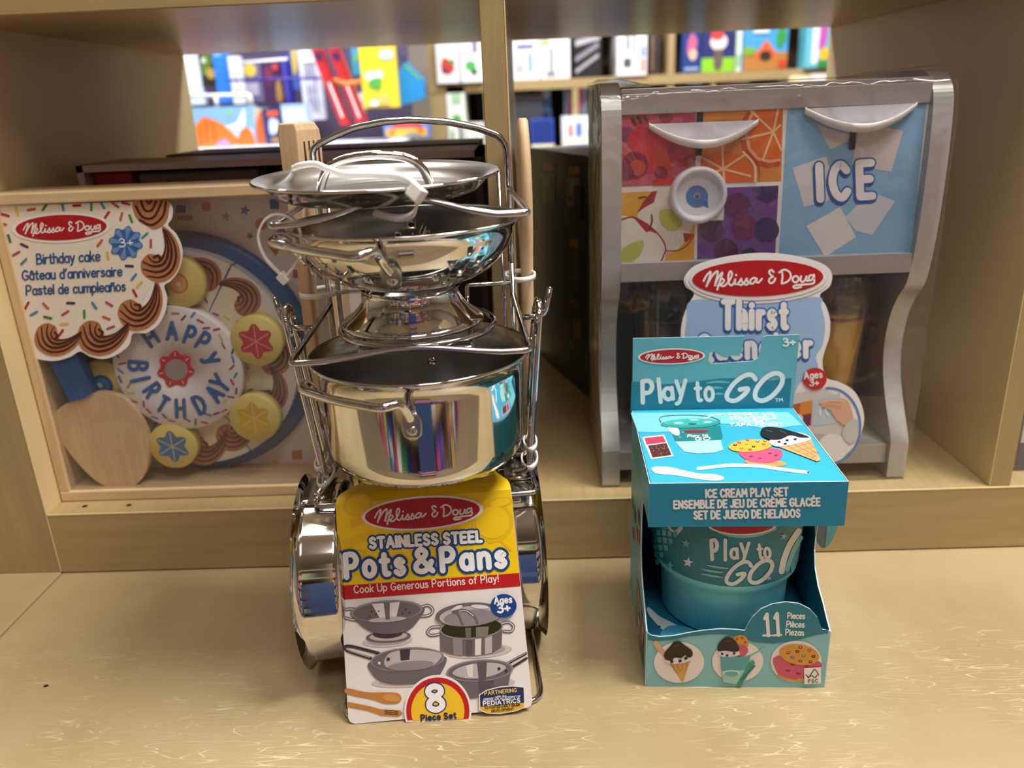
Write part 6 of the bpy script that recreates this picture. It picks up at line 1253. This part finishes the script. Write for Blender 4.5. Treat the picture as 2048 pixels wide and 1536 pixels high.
# shrink film around the whole toy
b = MB(); m = .0012; y0 = GY-.0030; n = 10
pts = [(y0+.002, .0665), (y0, .105), (y0-.001, .20), (y0-.001, .30), (y0, .39), (y0+.004, .415), (y0+.014, .4300), (y0+.035, .4335), (y0+.09, .4325), (y0+.145, .4325)]
xs = [GX0-m, GX0+TH, .11, .15, .20, .25, .30, IX1, GX1+m]
def sag(i, j): return 0 if i in (0, 1, len(xs)-2, len(xs)-1) else 1
vs = []
for j, (y, z) in enumerate(pts):
    for i, x in enumerate(xs):
        yy, zz = y, z
        if sag(i, j):
            if j in (6, 7, 8, 9): zz = z-.0060 if j == 7 else z-.0052
            if j == 6: zz = .4235; yy = GY+.0065
            if j == 5: yy = GY+.0062; zz = .4190
            if j in (2, 3): yy = y+.0005
        vs.append((x, yy, zz))
k = len(xs); fs = [(j*k+i, j*k+i+1, (j+1)*k+i+1, (j+1)*k+i) for j in range(len(pts)-1) for i in range(k-1)]
b.add(vs, fs, M_wrap, True)
for x in (GX0-m, GX1+m):
    b.add([(x, y, z) for y, z in pts]+[(x, GY+.145, .0665)], [tuple(range(len(pts)+1))], M_wrap)
b.build('shrink_film', dp)
# die-cut product card on the front
yf_ = GY-.0046; tf_ = yframe(yf_)
b = MB()
bubble = [(1386, 596), (1376, 610), (1366, 640), (1362, 680), (1366, 730), (1385, 790), (1420, 840), (1480, 870), (1520, 880), (1560, 850), (1600, 775), (1640, 762), (1650, 735), (1644, 710), (1640, 706), (1655, 680), (1660, 645), (1655, 615), (1642, 590), (1640, 586)]
card2 = [(1386, 586)]+bubble
outl = [(p.x, p.y) for p in spline([(x, y, 0) for x, y in ((1388, 588), (1372, 618), (1362, 660), (1366, 730), (1385, 790), (1440, 850), (1500, 900), (1540, 915), (1575, 930), (1640, 928), (1678, 918), (1710, 890), (1727, 850), (1725, 815), (1708, 782), (1680, 765), (1656, 758), (1648, 745), (1645, 722), (1650, 700), (1659, 672), (1660, 640), (1652, 612), (1640, 590), (1660, 572), (1663, 545), (1640, 525), (1580, 510), (1515, 506), (1445, 515), (1390, 532), (1369, 555), (1372, 574))], 5, True)]
b.prism([tf_.px(*p) for p in outl], tf_, -.0005, 0, ink('#eceaec', .4)); A = Art(b, tf_, True, .4)
A.blob([(1386, 600), (1374, 640), (1370, 690), (1378, 740), (1400, 790), (1450, 835), (1520, 850), (1580, 800), (1600, 765), (1628, 756), (1636, 735), (1632, 712), (1645, 690), (1650, 650), (1642, 612), (1632, 594), (1500, 606)], '#9dbfe6', 1)
A.text('Thirst', (1441, 655), (1578, 656), 52, 12, '#f0eef2', 5, out=('#3a78c0', 18, 3), drop=('#3a6cb4', 18, 2, (-1, 4)), track=.5)
A.text('Quencher', (1392, 716), (1626, 712), 44, 11, '#f0eef2', 5, out=('#3a78c0', 17, 3), drop=('#3a6cb4', 17, 2, (-1, 4)), track=.45)
A.ell(1516, 558, 145, 49, '#eceaec', 3, -1.5); A.ell(1516, 558, 139, 44, '#c4c2c8', 4, -1.5); A.ell(1516, 557, 138, 43, '#eceaec', 5, -1.5); A.maker(1515, 556, 131, 36, -1.5, 0, 6)
A.ell(1629, 757, 24, 22, '#c42a34', 5); A.text('Ages', (1607, 757), (1645, 754), 13, 3, '#f2e6e6', 7, track=.3); A.text('3+', (1618, 771), (1638, 770), 12, 2.8, '#f2e6e6', 7)
A.stroke([(1658+62*math.cos(RAD(a)), 852+76*math.sin(RAD(a))) for a in range(-95, 96, 6)], 4.5, '#5a82c0', 2, True)
A.poly([(1570, 790), (1645, 776), (1690, 800), (1706, 850), (1690, 880), (1560, 880)], '#cfc9c8', 1)
A.poly([(1572, 812), (1625, 800), (1622, 850), (1570, 858)], '#b55a3a', 2); A.poly([(1600, 806), (1625, 800), (1622, 826), (1598, 830)], '#d9893c', 3); A.poly([(1600, 832), (1622, 828), (1620, 850), (1598, 854)], '#6a3a5a', 3); A.ell(1598, 836, 8, 8, '#d8d8de', 4, n=16)
A.poly([(1628, 800), (1680, 786), (1684, 845), (1624, 852)], '#b9c8d6', 2); A.stroke([(1640, 812), (1640, 830)], 4, '#dfe6ee', 3); A.stroke([(1656, 810), (1650, 820), (1656, 830)], 4, '#dfe6ee', 3, True)
A.poly([(1560, 880), (1620, 866), (1670, 870), (1660, 915), (1600, 922), (1560, 915)], '#b9aeb0', 2); A.ell(1665, 895, 30, 28, '#e2e0de', 3)
A.blob([(1640, 806), (1662, 800), (1684, 796), (1698, 806), (1706, 838), (1690, 850), (1672, 838), (1660, 820), (1646, 814)], '#d9ab92', 5); A.stroke([(1640, 804), (1664, 800), (1684, 802)], 5, '#e2b8a0', 6, True); A.stroke([(1644, 812), (1664, 810), (1680, 814)], 4.5, '#d3a288', 6, True)
A.blob([(1690, 850), (1708, 836), (1716, 850), (1714, 876), (1698, 886), (1684, 870)], '#c3c6c4', 6)
b.build('product_card', dp)
# tumblers standing in the cavity
def tumbler(x, y, r1, r0, h, juice, label):
    t = thing('toy_tumbler', label, 'cup', (x, y, .0992)); z = .0992
    b = MB(); b.lathe([(0, z), (r0, z), (r0+.0006, z+.002), (r1-.0012, z+h*.80), (r1, z+h*.82), (r1+.0010, z+h), (r1-.0008, z+h), (r1-.0022, z+h*.80), (r0-.0012, z+.003), (0, z+.003)], M_cupclear, 56, (x, y, 0)); b.build('cup', t)
    if juice:
        b = MB(); k = .74; b.lathe([(0, z+.0045), (r0-.0020, z+.0045), (r0+(r1-r0)*k-.0022, z+h*k), (0, z+h*k)], juice, 56, (x, y, 0)); b.build('juice_insert', t)
        b = MB(); b.lathe([(r0+(r1-r0)*k-.0018, z+h*k), (r0+(r1-r0)*k-.0010, z+h*k), (r0+(r1-r0)*k-.0010, z+h*k+.002), (r0+(r1-r0)*k-.0018, z+h*k+.002)], mat('dark_ring', '#5a4a38', .4), 56, (x, y, 0)); b.build('ring', t)
tumbler(.292, GY+.052, .0305, .0215, .158, mat('orange_juice', '#ffc436', .4), 'clear toy tumbler with orange juice, at the right inside the silver dispenser')
tumbler(.128, GY+.062, .0305, .0215, .158, mat('grape_juice', '#5a2c3c', .4), 'clear toy tumbler with dark purple juice, at the left inside the silver dispenser')
# ================================================================ shelving on the near side of the aisle, seen only as reflections in the steel
fs = thing('facing_shelf', 'maple shelving across the aisle in front of the display, mirrored in the polished steel', 'shelf', (0, -1.3, -.95))
for z in (-.93, -.60, -.28, .02, .36, .70, 1.05):
    b = MB(); b.box(-1.9, 1.9, -1.5, -1.12, z-.025, z, M_lamX); b.build('shelf_board', fs)
for x in (-1.9, -.95, 0.0, .95, 1.88):
    b = MB(); b.box(x, x+.02, -1.5, -1.12, -.95, 1.3, M_lamZ); b.build('upright_panel', fs)
b = MB(); b.box(-1.9, 1.9, -1.53, -1.5, -.95, 1.3, mat('shelf_back_panel', '#57483a', .7)); b.build('back_panel', fs)
rr = random.Random(5)
PAL = ['#c4302f', '#2d4fa0', '#e8e6e2', '#d84c8c', '#efc53a', '#2b2b30', '#3f8f5a', '#7d5ab0', '#e07a33', '#5aa5d6', '#f2efe8', '#6b2d3c']
first = None
for z in (-.93, -.60, -.28, .02, .36, .70):
    x = -1.86
    while x < 1.82:
        w = rr.uniform(.09, .22); h = rr.uniform(.15, .25); nx = [q for q in (-.95, 0, .95, 1.88) if x < q+.02 and x+w > q-.002]
        if nx: x = nx[0]+.024; continue
        if x+w > 1.87: break
        b = MB(); c1 = rr.choice(PAL); b.box(x, x+w, -1.45, -1.15, z+.0005, z+h, ink(c1, .45))
        A = Art(b, Frame((x+w, -1.15, z), (-1, 0, 0), (0, 0, 1)), False, .45); A.E = .0006; A.rect(w*.12, h*.55, w*.88, h*.85, rr.choice(PAL), 1); A.ell(w*.5, h*.3, w*.25, h*.16, rr.choice(PAL), 1, n=16)
        tag(b.build('carton'), 'boxed toy on the shelving facing the display, showing only as a reflection', 'box', 'cartons on the facing shelving')
        x += w+rr.uniform(.004, .03)
b = MB(); b.prism([(-.17, 0), (.17, 0), (.15, 1.30), (-.15, 1.30)], Frame((.045, -.62, -.95), (1, 0, 0), (0, 0, 1)), -.10, .10, ink('#34466f', .8)); b.prism([(-.09, 0), (.09, 0), (.09, .12), (-.09, .12)], Frame((.045, -.519, -.2), (-1, 0, 0), (0, 0, 1)), 0, .002, ink('#4a5f8c', .8))  # unseen block added for its reflection, standing in for a person in jeans
A = Art(b, Frame((.045+.17, -.5195, -.95), (-1, 0, 0), (0, 0, 1)), False, .8); A.E = .0006
for z0, z1, c in ((.02, .16, '#c9a23c'), (.16, .22, '#6b4a38'), (.30, .36, '#d9d4d8'), (.36, .44, '#b03a7c'), (.44, .50, '#d88ab4'), (.52, .55, '#5a5450')): A.rect(.012, z0, .328, z1, c, 3)  # colour bands invented for the stripes the pans mirror
tag(b.build('jeans_stand_in', None, .004), 'unseen denim-blue block added in place of a person in jeans, mirrored as a blue stripe in the steel', 'reflection stand-in')
